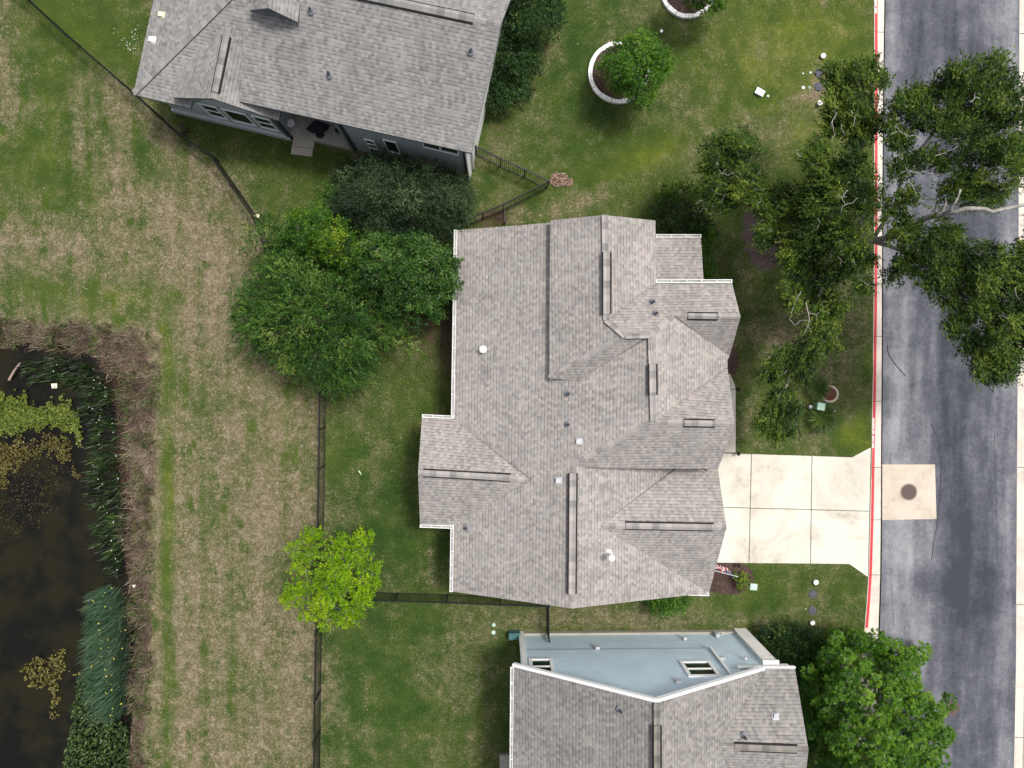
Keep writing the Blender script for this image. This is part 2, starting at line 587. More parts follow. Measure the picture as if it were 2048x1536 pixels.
# picture-plane patches: greener (-) and drier (+) turf
for b in ((60, 330, 90, 120, -.46), (150, 380, 60, 60, -.26), (520, 1150, 90, 420, .06), (420, 480, 90, 70, .12, .9), (450, 1000, 60, 260, -.06), (40, 250, 50, 60, -.15), (120, 120, 90, 90, -.30, .9), (60, 30, 80, 70, -.30),
          (240, 260, 120, 40, -.20, .75), (300, 330, 70, 35, -.16, .8), (40, 570, 130, 40, -.30), (220, 600, 140, 45, -.28), (110, 470, 110, 40, .16), (330, 430, 100, 45, .16, .9),
          (430, 520, 60, 60, .14), (400, 620, 60, 60, .16), (480, 640, 40, 90, .12),
          (338, 740, 20, 100, -.30), (334, 930, 17, 60, -.34), (342, 1040, 20, 60, -.28), (330, 1190, 18, 100, -.32), (338, 1330, 15, 60, -.26), (332, 1450, 20, 90, -.34), (356, 1060, 9, 420, .12), (395, 850, 22, 110, -.10), (362, 1050, 16, 400, .10),
          (500, 900, 45, 200, -.05), (560, 980, 40, 120, .08), (560, 1350, 60, 200, .02), (420, 1250, 60, 300, .06), (480, 1400, 50, 160, -.08), (600, 1260, 30, 220, .12),
          (315, 1100, 10, 420, .26), (480, 1060, 70, 70, .08),
          (700, 900, 50, 70, -.10), (760, 1050, 90, 90, -.18), (700, 860, 60, 40, .10), (740, 960, 40, 60, .10), (690, 1010, 50, 30, .06), (830, 1100, 40, 70, -.10), (850, 1140, 50, 25, .12), (775, 1165, 25, 20, .2),
          (740, 1350, 90, 200, -.14), (700, 1290, 40, 50, -.12), (780, 1430, 60, 40, -.10), (830, 1280, 60, 70, -.1), (880, 1340, 70, 60, .14), (700, 1420, 50, 60, .12), (850, 1450, 80, 80, -.05), (680, 1330, 35, 60, .06), (940, 1270, 70, 40, .18), (665, 1400, 16, 220, .2),
          (1260, 1240, 190, 26, .34), (1180, 1225, 60, 20, .1), (1070, 1240, 60, 25, .12), (1470, 1240, 60, 18, .18), (1600, 1200, 60, 40, .02), (1560, 1175, 90, 30, -.14), (1480, 1215, 80, 14, -.14), (1690, 1180, 30, 50, -.05),
          (1600, 60, 120, 60, -.10), (1500, 130, 90, 60, -.04), (1160, 160, 60, 120, -.18), (1190, 300, 110, 50, -.16), (1420, 215, 90, 30, -.08), (1280, 310, 170, 22, -.22, -.42),
          (1460, 260, 150, 40, .10, -.4), (1600, 235, 120, 40, .12, -.4), (1240, 370, 150, 18, .20, -.38), (1330, 340, 140, 14, -.12, -.4), (1650, 175, 80, 12, .34, -.42), (1100, 300, 50, 40, .12), (1010, 290, 35, 40, .18), (1050, 430, 80, 25, .18), (1150, 410, 60, 25, .10), (1520, 100, 30, 20, .12),
          (1560, 640, 80, 60, .12), (1540, 690, 70, 40, .16), (1600, 560, 60, 50, .06), (1500, 620, 30, 120, .10), (1640, 700, 60, 120, .18), (1700, 700, 35, 160, .16), (1490, 850, 25, 60, .12), (1550, 880, 90, 25, .06), (1715, 885, 34, 20, -.36), (1690, 865, 24, 28, -.28), (1722, 848, 16, 30, -.25),
          (1440, 480, 30, 60, .04), (1430, 600, 20, 60, .10), (600, 360, 60, 70, -.08), (560, 300, 90, 40, -.12), (760, 330, 90, 40, .22), (420, 60, 60, 120, -.25), (200, 40, 60, 60, -.10), (890, 420, 60, 40, .1),
          (140, 498, 30, 12, .3), (30, 250, 22, 14, .25)):
    dry += blob(*b)
for b in ((338, 1000, 24, 420, .18), (60, 330, 70, 120, .05), (1715, 885, 30, 18, .34), (1690, 862, 22, 26, .22), (1722, 850, 14, 26, .25), (1300, 320, 150, 40, .25, -.4), (1620, 80, 150, 90, .30), (1640, 250, 120, 80, .25),
          (430, 60, 60, 120, .2), (560, 860, 60, 110, .2), (1500, 130, 120, 80, .15), (220, 600, 140, 40, .2), (740, 1350, 160, 260, -.18), (760, 1050, 110, 110, -.2), (1180, 160, 70, 160, -.2)):
    yel += blob(*b)
BANK = [(-900, 600), (0, 640), (100, 648), (200, 650), (262, 668), (306, 690), (313, 760), (308, 900), (306, 1050), (303, 1200), (305, 1300), (300, 1400), (296, 1480), (292, 1560), (280, 1800), (-900, 2600)]
wbx = (vnoise(GX, GY, .8, 5)-.5)*34+(vnoise(GX, GY, 2.3, 6)-.5)*30+8; wby = (vnoise(GX, GY, .9, 15)-.5)*40-6
bank = soft(PX+wbx, PY+wby, BANK, 16)
for b in ((985, 436, 26, 20, .9), (1000, 265, 28, 34, .5), (1345, 430, 45, 40, .8), (1440, 540, 12, 70, .45), (1180, 1205, 250, 10, .15), (860, 690, 60, 60, .45), (905, 700, 20, 160, .5), (1010, 430, 10, 30, .4),
          (860, 640, 50, 30, .3), (760, 340, 110, 26, .5), (560, 760, 60, 16, .3), (1420, 1000, 20, 20, .5), (1570, 1290, 60, 50, .7), (1640, 1420, 80, 90, .6)):
    soil += blob(*b)
mul = np.zeros(PX.shape)
for b in ((1515, 470, 34, 50, 1.0), (1535, 515, 26, 30, .8), (1592, 444, 30, 26, .9), (1512, 430, 22, 22, .6), (1560, 460, 40, 30, .5)):
    mul += blob(*b)
fieldn = fld*np.clip(1.2-bank, 0, 1)
MUD = [(-200, 640), (0, 690), (90, 684), (150, 700), (210, 712), (255, 740), (266, 790), (262, 860), (268, 930), (266, 1010), (274, 1080), (268, 1150), (272, 1230), (266, 1310), (262, 1400), (250, 1600), (-200, 1700)]
mud = soft(PX+wbx*.5, PY+wby*.5, MUD, 16)
att = {'mud': mud, 'fld': np.clip(fieldn, 0, 1), 'mul': np.clip(mul, 0, 1), 'dry': np.clip(dry, 0, 1), 'yel': np.clip(yel, 0, 1), 'soil': np.clip(soil, 0, 1), 'bank': np.clip(bank, 0, 1)}
nx, ny = len(gx), len(gy)
me = bpy.data.meshes.new('ground')
idx = np.arange(nx*ny).reshape(nx, ny)
fq = np.stack([idx[:-1, :-1], idx[1:, :-1], idx[1:, 1:], idx[:-1, 1:]], -1).reshape(-1, 4)
me.from_pydata(np.stack([GX, GY, GZ], -1).reshape(-1, 3).tolist(), [], fq.tolist())
for k, v in att.items():
    a = me.attributes.new(k, 'FLOAT', 'POINT')
    a.data.foreach_set('value', v.ravel().astype(np.float32))
me.polygons.foreach_set('use_smooth', [True]*len(me.polygons))


def mk_ground():
    t = NT('turf')
    p = t.pos()
    n05 = t.noise(p, 0.35, 3, .55); n1 = t.noise(p, 0.9, 5, .62, .15); n2 = t.noise(p, 2.6, 5, .68); n3 = t.noise(p, 8.0, 4, .7); n4 = t.noise(p, 24.0, 3, .7); n5 = t.noise(p, 70.0, 2, .7)
    streak = t.noise(t.pos((1.0, 0.22, 1.0)), 1.6, 4, .6)
    d = t.attr('dry')
    d = t.math('ADD', d, t.lin(n05, .3, .7, -.12, .12))
    d = t.math('ADD', d, t.lin(n1, .25, .75, -.22, .22))
    d = t.math('ADD', d, t.lin(n2, .25, .75, -.18, .18))
    d = t.math('ADD', d, t.lin(n3, .25, .75, -.15, .15))
    d = t.math('ADD', d, t.lin(streak, .3, .7, -.12, .12))
    d = t.math('ADD', d, t.lin(n4, .25, .75, -.30, .30))
    pt_ = t.noise(t.pos((1.0, .55, 1.0)), 1.15, 5, .62)
    d = t.math('SUBTRACT', d, t.math('MULTIPLY', t.attr('fld'), t.math('MULTIPLY', t.ss(pt_, .54, .68), .42)))
    row = t.noise(t.pos((1.0, .04, 1.0)), 1.5, 4, .6)
    d = t.math('ADD', d, t.math('MULTIPLY', t.attr('fld'), t.lin(row, .3, .7, -.17, .17)))
    fdry = t.ss(d, .12, 1.02)
    y = t.math('ADD', t.attr('yel'), t.lin(n1, .3, .7, -.22, .22))
    g = t.ramp(y, [(0.0, (.025, .054, .011)), (.45, (.056, .085, .014)), (1.0, (.132, .158, .015))])
    tan = t.ramp(t.math('ADD', n2, t.lin(n3, .3, .7, -.2, .2)), [(.2, (.108, .083, .052)), (.5, (.170, .138, .092)), (.85, (.285, .238, .170))])
    c = t.mix(fdry, g, tan)
    # pale straw fibres and dark gaps between the blades
    straw = t.math('MULTIPLY', t.ss(n4, .57, .72), t.lin(fdry, 0, 1, .18, .55))
    c = t.mix(straw, c, (.34, .29, .17))
    sl_ = t.math('ADD', t.attr('soil'), t.lin(n2, .3, .7, -.35, .35))
    sl_ = t.math('ADD', sl_, t.lin(n3, .3, .7, -.2, .2))
    earth = t.ramp(n4, [(.25, (.040, .026, .018)), (.55, (.085, .056, .040)), (.85, (.16, .11, .08))])
    c = t.mix(t.math('MULTIPLY', t.ss(sl_, .30, .75), .85), c, earth)
    ml = t.ramp(t.math('ADD', t.math('MULTIPLY', n4, .6), t.math('MULTIPLY', n5, .4)), [(.28, (.022, .014, .015)), (.46, (.075, .050, .053)), (.6, (.150, .108, .108)), (.75, (.33, .25, .24))])
    ma = t.math('ADD', t.attr('mul'), t.math('ADD', t.lin(n2, .3, .7, -.25, .25), t.lin(n3, .3, .7, -.2, .2)))
    c = t.mix(t.math('MULTIPLY', t.ss(ma, .38, .62), .92), c, ml)
    bk = t.ramp(t.math('ADD', t.math('ADD', t.math('MULTIPLY', n3, .6), t.math('MULTIPLY', n4, .4)), t.lin(n1, .3, .7, -.2, .2)), [(.25, (.024, .016, .012)), (.42, (.068, .048, .036)), (.58, (.140, .106, .076)), (.8, (.270, .215, .150))])
    c = t.mix(t.ss(t.math('ADD', t.attr('bank'), t.lin(n3, .3, .7, -.25, .25)), .35, .7), c, bk)
    n6 = t.noise(p, 14.0, 4, .75)
    md = t.ramp(t.math('ADD', t.math('MULTIPLY', n3, .5), t.math('MULTIPLY', n4, .5)), [(.3, (.016, .010, .008)), (.5, (.045, .028, .021)), (.7, (.105, .072, .056))])
    c = t.mix(t.ss(t.math('ADD', t.attr('mud'), t.lin(n3, .3, .7, -.2, .2)), .35, .75), c, md)
    f = t.math('ADD', t.lin(n4, .25, .75, .66, 1.34), t.lin(n5, .2, .8, -.42, .42))
    f = t.math('MULTIPLY', f, t.lin(n6, .25, .75, .88, 1.12))
    f = t.math('MULTIPLY', f, t.lin(n3, .25, .75, .86, 1.14))
    t.bump(t.math('ADD', n4, t.math('MULTIPLY', n5, .6)), .7, .05)
    t.b.inputs['Specular IOR Level'].default_value = 0.08
    return t.done(t.scalecol(c, f), 0.95)


M['turf'] = mk_ground()
me.materials.append(M['turf'])
go = bpy.data.objects.new('ground', me)
COL.objects.link(go)
tag(go, 'lawns and dry mown field spreading around the houses', 'ground', kind='structure')


def flat(name, poly, z, mat, label, cat='ground', t=0.05, kind='structure'):
    b = MB(); b.slab([P(x, y, z) for x, y in poly], t)
    return tag(b.build(name, mat), label, cat, kind=kind)

# ------------------------------------------------------------------ water
def mk_water():
    t = NT('pond_water')
    n = t.noise(t.pos(), 0.6, 3); n2 = t.noise(t.pos(), 7, 3)
    c = t.mix(t.ss(n, .4, .65), (.0045, .0042, .0030), (.012, .011, .004))
    t.b.inputs['IOR'].default_value = 1.33
    t.b.inputs['Specular IOR Level'].default_value = 0.5
    t.bump(n2, .06, .02)
    return t.done(c, .10)


M['water'] = mk_water()
flat('pond_water', [(-1100, 560), (330, 640), (330, 1700), (300, 2500), (-1100, 2600)], -0.42, M['water'], 'dark still pond water along the left edge', 'water', 0.3)

# ------------------------------------------------------------------ road, kerb
def mk_asphalt():
    t = NT('asphalt')
    p = t.pos()
    w = t.attr('worn')
    st = t.noise(t.pos((1.0, .13, 1.0)), 1.3, 5, .6); a = t.noise(p, .8, 4, .6, .5); f = t.noise(p, 40, 3, .75); g = t.noise(p, 110, 2, .8); m = t.noise(p, 6.0, 4, .7)
    x = t.math('ADD', w, t.lin(st, .25, .75, -.30, .30))
    x = t.math('ADD', x, t.lin(a, .25, .75, -.20, .20))
    x = t.math('ADD', x, t.lin(m, .25, .75, -.16, .16), clamp=True)
    c = t.ramp(x, [(0.0, (.036, .039, .050)), (.35, (.076, .080, .096)), (.7, (.155, .160, .177)), (1.0, (.250, .252, .262))])
    k = t.math('ADD', t.lin(f, .2, .8, .70, 1.30), t.lin(g, .2, .8, -.34, .34))
    t.bump(f, .3, .01)
    return t.done(t.scalecol(c, k), .9)


M['asphalt'] = mk_asphalt()
ry = np.linspace(-900, 2400, 330)
rx = np.linspace(0, 1, 44)
gut = np.interp(ry, [-900, 0, 200, 470, 770, 900, 1040, 1150, 1270, 1536, 2400], [1771, 1771, 1768, 1766.5, 1765.5, 1764.5, 1764, 1763, 1759.5, 1757, 1752])
RL = np.interp(ry, [-900, 0, 470, 900, 1336, 1536, 2400], [2043, 2041, 2039, 2036, 2033.5, 2029.5, 2020])
QX = gut[:, None]+(RL-gut)[:, None]*rx[None, :]
QY = np.repeat(ry[:, None], 44, 1)
PX, PY = QX, QY
worn = 0.46+0*PX
for b in ((1788, 300, 26, 400, .26), (1800, 1000, 60, 300, .26), (1800, 1250, 60, 120, .12), (1790, 820, 20, 120, .16), (1920, 300, 50, 700, -.22), (1925, 850, 45, 500, -.24), (1870, 620, 70, 160, -.12),
          (1915, 1120, 60, 90, -.16), (1850, 1165, 44, 26, -.15), (1890, 1060, 36, 60, -.08), (1880, 1200, 50, 30, -.06), (1940, 1180, 60, 60, -.22), (1950, 1350, 40, 250, -.18), (1840, 1400, 60, 60, -.1), (2010, 900, 22, 900, .14), (1850, 160, 70, 140, -.12), (1870, 1000, 14, 60, .12),
          (1985, 60, 30, 60, .18), (2025, 120, 10, 90, .2), (1850, 80, 60, 120, -.08), (1985, 1010, 16, 220, -.08), (1795, 930, 30, 20, .1), (1820, 1100, 45, 40, .12)):
    worn = worn+blob(*b)
vv = np.array([[P(QX[i, j], QY[i, j], -0.095)[:] for j in range(44)] for i in range(len(ry))])
me = bpy.data.meshes.new('road')
idx = np.arange(vv.shape[0]*44).reshape(-1, 44)
fq = np.stack([idx[:-1, :-1], idx[1:, :-1], idx[1:, 1:], idx[:-1, 1:]], -1).reshape(-1, 4)
me.from_pydata(vv.reshape(-1, 3).tolist(), [], fq.tolist())
a = me.attributes.new('worn', 'FLOAT', 'POINT')
a.data.foreach_set('value', np.clip(worn, 0, 1).ravel().astype(np.float32))
me.materials.append(M['asphalt'])
road = bpy.data.objects.new('road', me)
COL.objects.link(road)
tag(road, 'grey asphalt road with dark worn patches', 'road', kind='structure')
M['tar'] = plain('tar', (.022, .024, .030), .8)


def ribbon(mb, pts, w, z, m=0):
    """flat strip along picture points at height z; w metres wide (number or list)"""
    q = [P(x, y, z) for x, y in pts]
    L, R = [], []
    for i, p in enumerate(q):
        d = (q[min(i+1, len(q)-1)]-q[max(i-1, 0)]); d.z = 0; d.normalize()
        n = Vector((-d.y, d.x, 0))
        ww = w if not hasattr(w, '__len__') else w[i]
        L.append(p+n*ww/2); R.append(p-n*ww/2)
    for i in range(len(q)-1):
        mb.face([R[i], R[i+1], L[i+1], L[i]], m)


def wob(pts, step=14, amp=1.2, seed=1):
    r = random.Random(seed)
    out = []
    for (ax, ay), (bx, by) in zip(pts[:-1], pts[1:]):
        n = max(1, int(math.hypot(bx-ax, by-ay)/step))
        for k in range(n):
            t = k/n
            out.append((ax+(bx-ax)*t+r.uniform(-amp, amp), ay+(by-ay)*t+r.uniform(-amp, amp)))
    out.append(pts[-1])
    return out


sm = MB()
for k, (pts, w) in enumerate((([(1862, 845), (1876, 880), (1882, 930), (1880, 990), (1874, 1050), (1866, 1095), (1862, 1122)], .035), ([(1988, 860), (1991, 950), (1993, 1040), (1995, 1130)], .02),
                    ([(1774, 690), (1778, 712), (1795, 735), (1811, 752)], .05), ([(1768, 1135), (1782, 1137), (1783, 1175), (1788, 1260)], .015), ([(1905, 905), (1960, 918), (1990, 925)], .015), ([(1782, 905), (1779, 925)], .012))):
    ribbon(sm, wob(pts, 8, .9, k), w, -0.0912)
tag(sm.build('road_seam', M['tar']), 'thin dark cracks and seams in the asphalt', 'seam', kind='structure')

gut_y = list(ry)
def kerb_obj(name, back, dirn, label):
    """kerb and gutter profile swept along back-of-kerb picture points; dirn +1: road lies to the right"""
    b = MB()
    prof = [(0.0, -0.3), (0.0, 0.012), (0.02, 0.02), (0.15, 0.02), (0.21, -0.06), (0.62, -0.089), (0.62, -0.3)]
    q = [P(x, y, 0) for x, y in back]
    rings = []
    for i, p in enumerate(q):
        d = (q[min(i+1, len(q)-1)]-q[max(i-1, 0)]); d.normalize()
        n = Vector((-d.y, d.x, 0))
        if (n.x > 0) != (dirn > 0): n = -n
        g = (gutw(back[i][1], back[i][0]) if dirn > 0 else 0.62)
        rings.append([p+n*(o if o < .5 else g)+Vector((0, 0, z)) for o, z in prof])
    for r0, r1 in zip(rings[:-1], rings[1:]):
        for k in range(len(prof)-1):
            b.face([r0[k], r0[k+1], r1[k+1], r1[k]] if dirn < 0 else [r0[k], r1[k], r1[k+1], r0[k+1]])
    return b, rings


def gutw(y, x):
    gx_ = float(np.interp(y, ry, gut))
    return (gx_-x)/40.4


def dense(pts, step=40):
    out = []
    for (ax, ay), (bx, by) in zip(pts[:-1], pts[1:]):
        n = max(1, int(math.hypot(bx-ax, by-ay)/step))
        for k in range(n):
            out.append((ax+(bx-ax)*k/n, ay+(by-ay)*k/n))
    out.append(pts[-1])
    return out


KD = dense(KERB, 30)
kb, rings = kerb_obj('kerb', KD, 1, '')
kerb = tag(kb.build('kerb', M['concrete_kerb']), 'concrete kerb and gutter with a red painted fire lane stripe', 'kerb', kind='structure')
def mk_red():
    t = NT('red_paint')
    p = t.pos()
    a = t.noise(p, 7.0, 5, .75); b = t.noise(p, 1.1, 3)
    c = t.mix(t.math('MULTIPLY', t.ss(t.math('ADD', a, t.lin(b, .3, .7, -.06, .08)), .65, .74), .8), (.48, .036, .046), (.50, .40, .36))
    return t.done(t.scalecol(c, t.lin(b, .3, .7, .85, 1.15)), .6)


M['red_paint'] = mk_red()
rb = MB()
for (px0, py0), (px1, py1), r0, r1 in zip(KD[:-1], KD[1:], rings[:-1], rings[1:]):
    if py1 > 1262: break
    def pt(r, k, up):  # along the profile
        if k == 0: return r[2].lerp(r[3], .12)+Vector((0, 0, .004))
        if k == 1: return r[3]+Vector((0, 0, .004))
        return r[3].lerp(r[4], .92)+Vector((.004, 0, .005))
    for k in (0, 1):
        rb.face([pt(r0, k, 0), pt(r1, k, 0), pt(r1, k+1, 0), pt(r0, k+1, 0)])
red = rb.build('red_stripe', M['red_paint'], kerb)
jb = MB()
for y in (-300, -120, 65, 240, 672, 799, 922, 1047, 1168, 1290):
    x = float(np.interp(y, [k[1] for k in KERB], [k[0] for k in KERB]))
    ribbon(jb, [(x+9.5, y), (float(np.interp(y, ry, gut)), y+.4)], .025, -0.055 if False else -0.052)
M['joint'] = plain('joint', (.05, .045, .04), .9)
# joints follow the sloping gutter
jb = MB()
for y in (-300, -120, 65, 240, 672, 799, 922, 1047, 1168, 1290):
    i = min(range(len(KD)), key=lambda k: abs(KD[k][1]-y))
    r = rings[i]
    w = Vector((0, .014, 0)); u = Vector((0, 0, .003))
    for k in (2, 3, 4):
        uu = u if k == 4 else u+Vector((0.003, 0, .004))
        jb.face([r[k]-w+uu, r[k+1]-w+uu, r[k+1]+w+uu, r[k]+w+uu])
jb.build('control_joint', M['joint'], kerb)
M['white_paint'] = plain('white_paint', (.78, .76, .74), .6, .1)


def lettering(txt, px, py, size, parent, z=0.030):
    c = bpy.data.curves.new('lettering', 'FONT')
    c.body = txt
    c.size = size
    c.extrude = 0.0008
    c.space_character = 1.08
    c.offset = 0.006
    c.align_x = 'LEFT'; c.align_y = 'CENTER'
    o = bpy.data.objects.new('lettering', c)
    o.data.materials.append(M['white_paint'])
    COL.objects.link(o)
    p = P(px, py, z)
    o.location = p
    o.rotation_euler = (0, 0, PI/2+.012)
    o.parent = parent
    return o


lettering('FIRE LANE', 1746.6, 896, .125, kerb)
lettering('NO PARKING', 1747.2, 868, .125, kerb)
lettering('FIRE LANE', 1752, 27, .135, kerb)
lettering('NO PARKING', 1752, -3, .125, kerb)
FB = [(x+17 if False else float(np.interp(y, ry, RL))+25, y) for x, y in [(0, v) for v in np.linspace(-900, 2400, 90)]]
kb2, _ = kerb_obj('far_kerb', FB, -1, '')
k2 = tag(kb2.build('far_kerb', M['concrete_kerb']), 'pale concrete kerb and gutter along the far right of the road', 'kerb', kind='structure')
jb = MB()
for y in (67, 250, 430, 935, 1209, 1475):
    x = float(np.interp(y, ry, RL))
    ribbon(jb, [(x, y), (x+17, y)], .025, -.055)
    # sits on the sloping gutter
jb.build('control_joint', M['joint'], k2)

# driveway: six slabs with open joints
def lerp2(a, b, t): return (a[0]+(b[0]-a[0])*t, a[1]+(b[1]-a[1])*t)
dw = MB()
g = .7
for poly in ([(1425, 906), (1503-g, 908.5), (1500.5-g, 1016-g), (1425, 1014-g)], [(1503+g, 908.5), (1624-g, 912), (1622.5-g, 1019-g), (1500.5+g, 1016.5-g)],
             [(1624+g, 912), (1704, 915), (1741.5, 895), (1739, 1022.5-g), (1622.5+g, 1019.5-g)],
             [(1425, 1014+g), (1500.5-g, 1016+g), (1498-g, 1126), (1425, 1125)], [(1500.5+g, 1016.5+g), (1622.5-g, 1019+g), (1621-g, 1127), (1498+g, 1126)],
             [(1622.5+g, 1019.5+g), (1739, 1022.5+g), (1735.5, 1153.5), (1699, 1128), (1621+g, 1127)]):
    dw.slab([P(x, y, .022) for x, y in poly], .12)
tag(dw.build('driveway', M['concrete']), 'pale concrete driveway of six slabs leading to the road', 'driveway', kind='structure')
b = MB(); b.slab([P(x, y, -.03) for x, y in [(1427, 906), (1735, 918), (1734, 1120), (1427, 1125)]], .05)
tag(b.build('driveway_bedding', M['joint']), 'dark earth showing in the driveway joints', 'ground', kind='structure')
wk = MB()
for poly in ([(1449, 744), (1459, 745), (1470, 770), (1471, 778), (1449, 778)], [(1449, 779.2), (1471, 779.2), (1471.5, 845), (1444, 845)], [(1444, 846), (1471.5, 846), (1471, 905), (1432, 904.5)]):
    wk.slab([P(x, y, .026) for x, y in poly], .12)
tag(wk.build('path', M['concrete']), 'narrow concrete walkway along the front of the tan roofed house', 'path', kind='structure')

# concrete collar with the manhole
b = MB(); b.slab([P(x, y, -.083) for x, y in [(1764.8, 929), (1870, 929), (1873, 1038), (1764.6, 1040)]], .1)
tag(b.build('road_pad', M['concrete_pad']), 'square concrete collar let into the road', 'road', kind='structure')


def mk_iron():
    t = NT('cast_iron')
    tc = t.n('ShaderNodeTexCoord')
    v = t.n('ShaderNodeVectorMath', operation='LENGTH'); t.set(v.inputs[0], tc.outputs['Object'])
    rg = t.math('FRACT', t.math('MULTIPLY', v.outputs['Value'], 13.0))
    n = t.noise(t.pos(), 30, 3)
    c = t.mix(t.ss(rg, .35, .6), (.055, .036, .032), (.13, .092, .085))
    t.bump(rg, .5, .01)
    return t.done(t.scalecol(c, t.lin(n, .25, .75, .75, 1.25)), .7)


M['iron'] = mk_iron()


def manhole(px, py, r, label):
    c = P(px, py, -.083)
    t = empty('manhole_cover', c)
    tag(t, label, 'manhole cover')
    b = MB(); b.lathe(c, [(r, -.05), (r, .004), (r*.93, .006), (r*.93, -.004), (r*.9, -.004)], 36)
    b.build('rim', M['iron'], t)
    b = MB(); b.lathe(c, [(r*.89, -.05), (r*.89, .004), (r*.86, .007)], 36)
    for k in range(16):
        for rr in (.3, .55, .75):
            a = 2*PI*k/16+rr
            b.box((c.x+r*rr*math.cos(a), c.y+r*rr*math.sin(a), c.z+.008), (.05, .028, .006), a)
    b.build('lid', M['iron'], t)


manhole(1817.5, 984, .43, 'round rusty manhole cover in the square concrete collar')
c0 = P(1905, 1416, -.095)
manhole(1905, 1416, .38, 'round manhole cover in plain asphalt beside the leafy tree')
# ------------------------------------------------------------------ roof tools
def plane3(a, b, c):
    a, b, c = [P(*q) for q in (a, b, c)]
    n = (b-a).cross(c-a).normalized()
    if n.z < 0: n = -n
    return a, n


def roof_uv(pts, n):
    h = Vector((n.x, n.y, 0))
    if h.length < 1e-5: h = Vector((0, -1, 0))
    h.normalize()
    t = Vector((-h.y, h.x, 0))              # along the eave
    u = n.cross(t).normalized()
    if u.z < 0: u = -u                      # up the slope
    return [(p.dot(t), p.dot(u)) for p in pts]


class Roof:
    def __init__(s):
        s.mb = MB(); s.pl = {}

    def face(s, name, ref, px, t=0.17):
        a, n = plane3(*ref)
        s.pl[name] = (a, n)
        pts = [on_plane(x, y, a, n) for x, y in px]
        ar = sum(pts[i].x*pts[(i+1) % len(pts)].y-pts[(i+1) % len(pts)].x*pts[i].y for i in range(len(pts)))
        if ar < 0: pts = pts[::-1]
        s.mb.slab(pts, t, 0, 1, roof_uv(pts, n))
        return pts

    def at(s, name, x, y, off=0.0):
        a, n = s.pl[name]
        return on_plane(x, y, a+Vector((0, 0, off)), n)


def two_sided(mb, roof, pa, pb, A, B, w, off, thick, m=0, ms=1):
    """inverted V strip along a ridge or hip from picture point pa to pb lying on planes A and B"""
    p, q = roof.at(A, *pa), roof.at(A, *pb)
    d = (q-p).normalized()
    L = (q-p).length
    pts = []
    dh = Vector((d.x, d.y, 0)).normalized()
    side = Vector((-dh.y, dh.x, 0))
    for pl in (A, B):
        a, n = roof.pl[pl]
        sd = n.cross(d).normalized()
        pts.append((sd, n))
    sA = pts[0][0]; sB = pts[1][0]
    if sA.dot(side) < 0 and sB.dot(side) < 0: sA = -sA
    if sA.dot(side)*sB.dot(side) > 0: sB = -sB
    up = Vector((0, 0, off))
    for sd in (sA, sB):
        a0, a1 = p+up, q+up
        b0, b1 = p+up+sd*w/2, q+up+sd*w/2
        quad = [a0, a1, b1, b0]
        uv = [(0, 0), (0, L), (w/2, L), (w/2, 0)]
        ar = sum(quad[i].x*quad[(i+1) % 4].y-quad[(i+1) % 4].x*quad[i].y for i in range(4))
        if ar < 0: quad, uv = quad[::-1], uv[::-1]
        mb.slab(quad, thick, m, ms, uv)


def ridge_vent(roof, pa, pb, A, B, mats, parent, w=.31):
    base = MB(); two_sided(base, roof, pa, pb, A, B, w+.13, .035, .05, 0, 0)
    v = base.build('ridge_vent', M['black_vent'], parent)
    cap = MB(); two_sided(cap, roof, pa, pb, A, B, w-.01, .062, .03, 0, 0)
    cap.build('vent_cap', mats, v)


def cap_strip(roof, pa, pb, A, B, mats, parent, w=.27):
    b = MB(); two_sided(b, roof, pa, pb, A, B, w, .014, .02, 0, 0)
    b.build('ridge_cap', mats, parent)


def gutter(pa, pb, h, out, parent, w=.125, n=6, ends=(1, 1)):
    """open trough hung along an eave from picture point pa to pb; out = side away from the roof"""
    a, b_ = P(*pa, h), P(*pb, h)
    d = (b_-a); L = d.length; d.normalize()
    o = Vector((-d.y, d.x, 0))
    if o.dot(Vector((*out, 0))) < 0: o = -o
    m = MB()
    m.bar(a+o*w, b_+o*w, .022, .11)
    m.bar(a+o*.01, b_+o*.01, .02, .10)
    m.bar(a+o*w/2-Vector((0, 0, .05)), b_+o*w/2-Vector((0, 0, .05)), w-.03, .012, 1)
    for k in range(n+1):
        t = k/n
        p = a+d*(.02+(L-.04)*t)
        m.bar(p+o*.01+Vector((0, 0, .035)), p+o*w+Vector((0, 0, .035)), .026 if 0 < k < n else .03, .014)
    m.build('gutter', [M['white_trim'], M['gutter_floor']], parent)


def pipe(roof, pl, px, py, parent, r=.055, h=.3):
    c = roof.at(pl, px, py)
    b = MB()
    b.lathe(c-Vector((0, 0, .06)), [(.15, 0), (.15, .085), (.10, .12), (.075, .2)], 14, 1)
    b.tube([c+Vector((0, 0, .05)), c+Vector((0, 0, h))], r, 10, 0)
    b.lathe(c+Vector((0, 0, h)), [(r*.7, .0), (r*.7, .006)], 10, 2)
    b.build('vent_pipe', [M['pipe_dark'], M['pipe_flash'], M['black_vent']], parent)


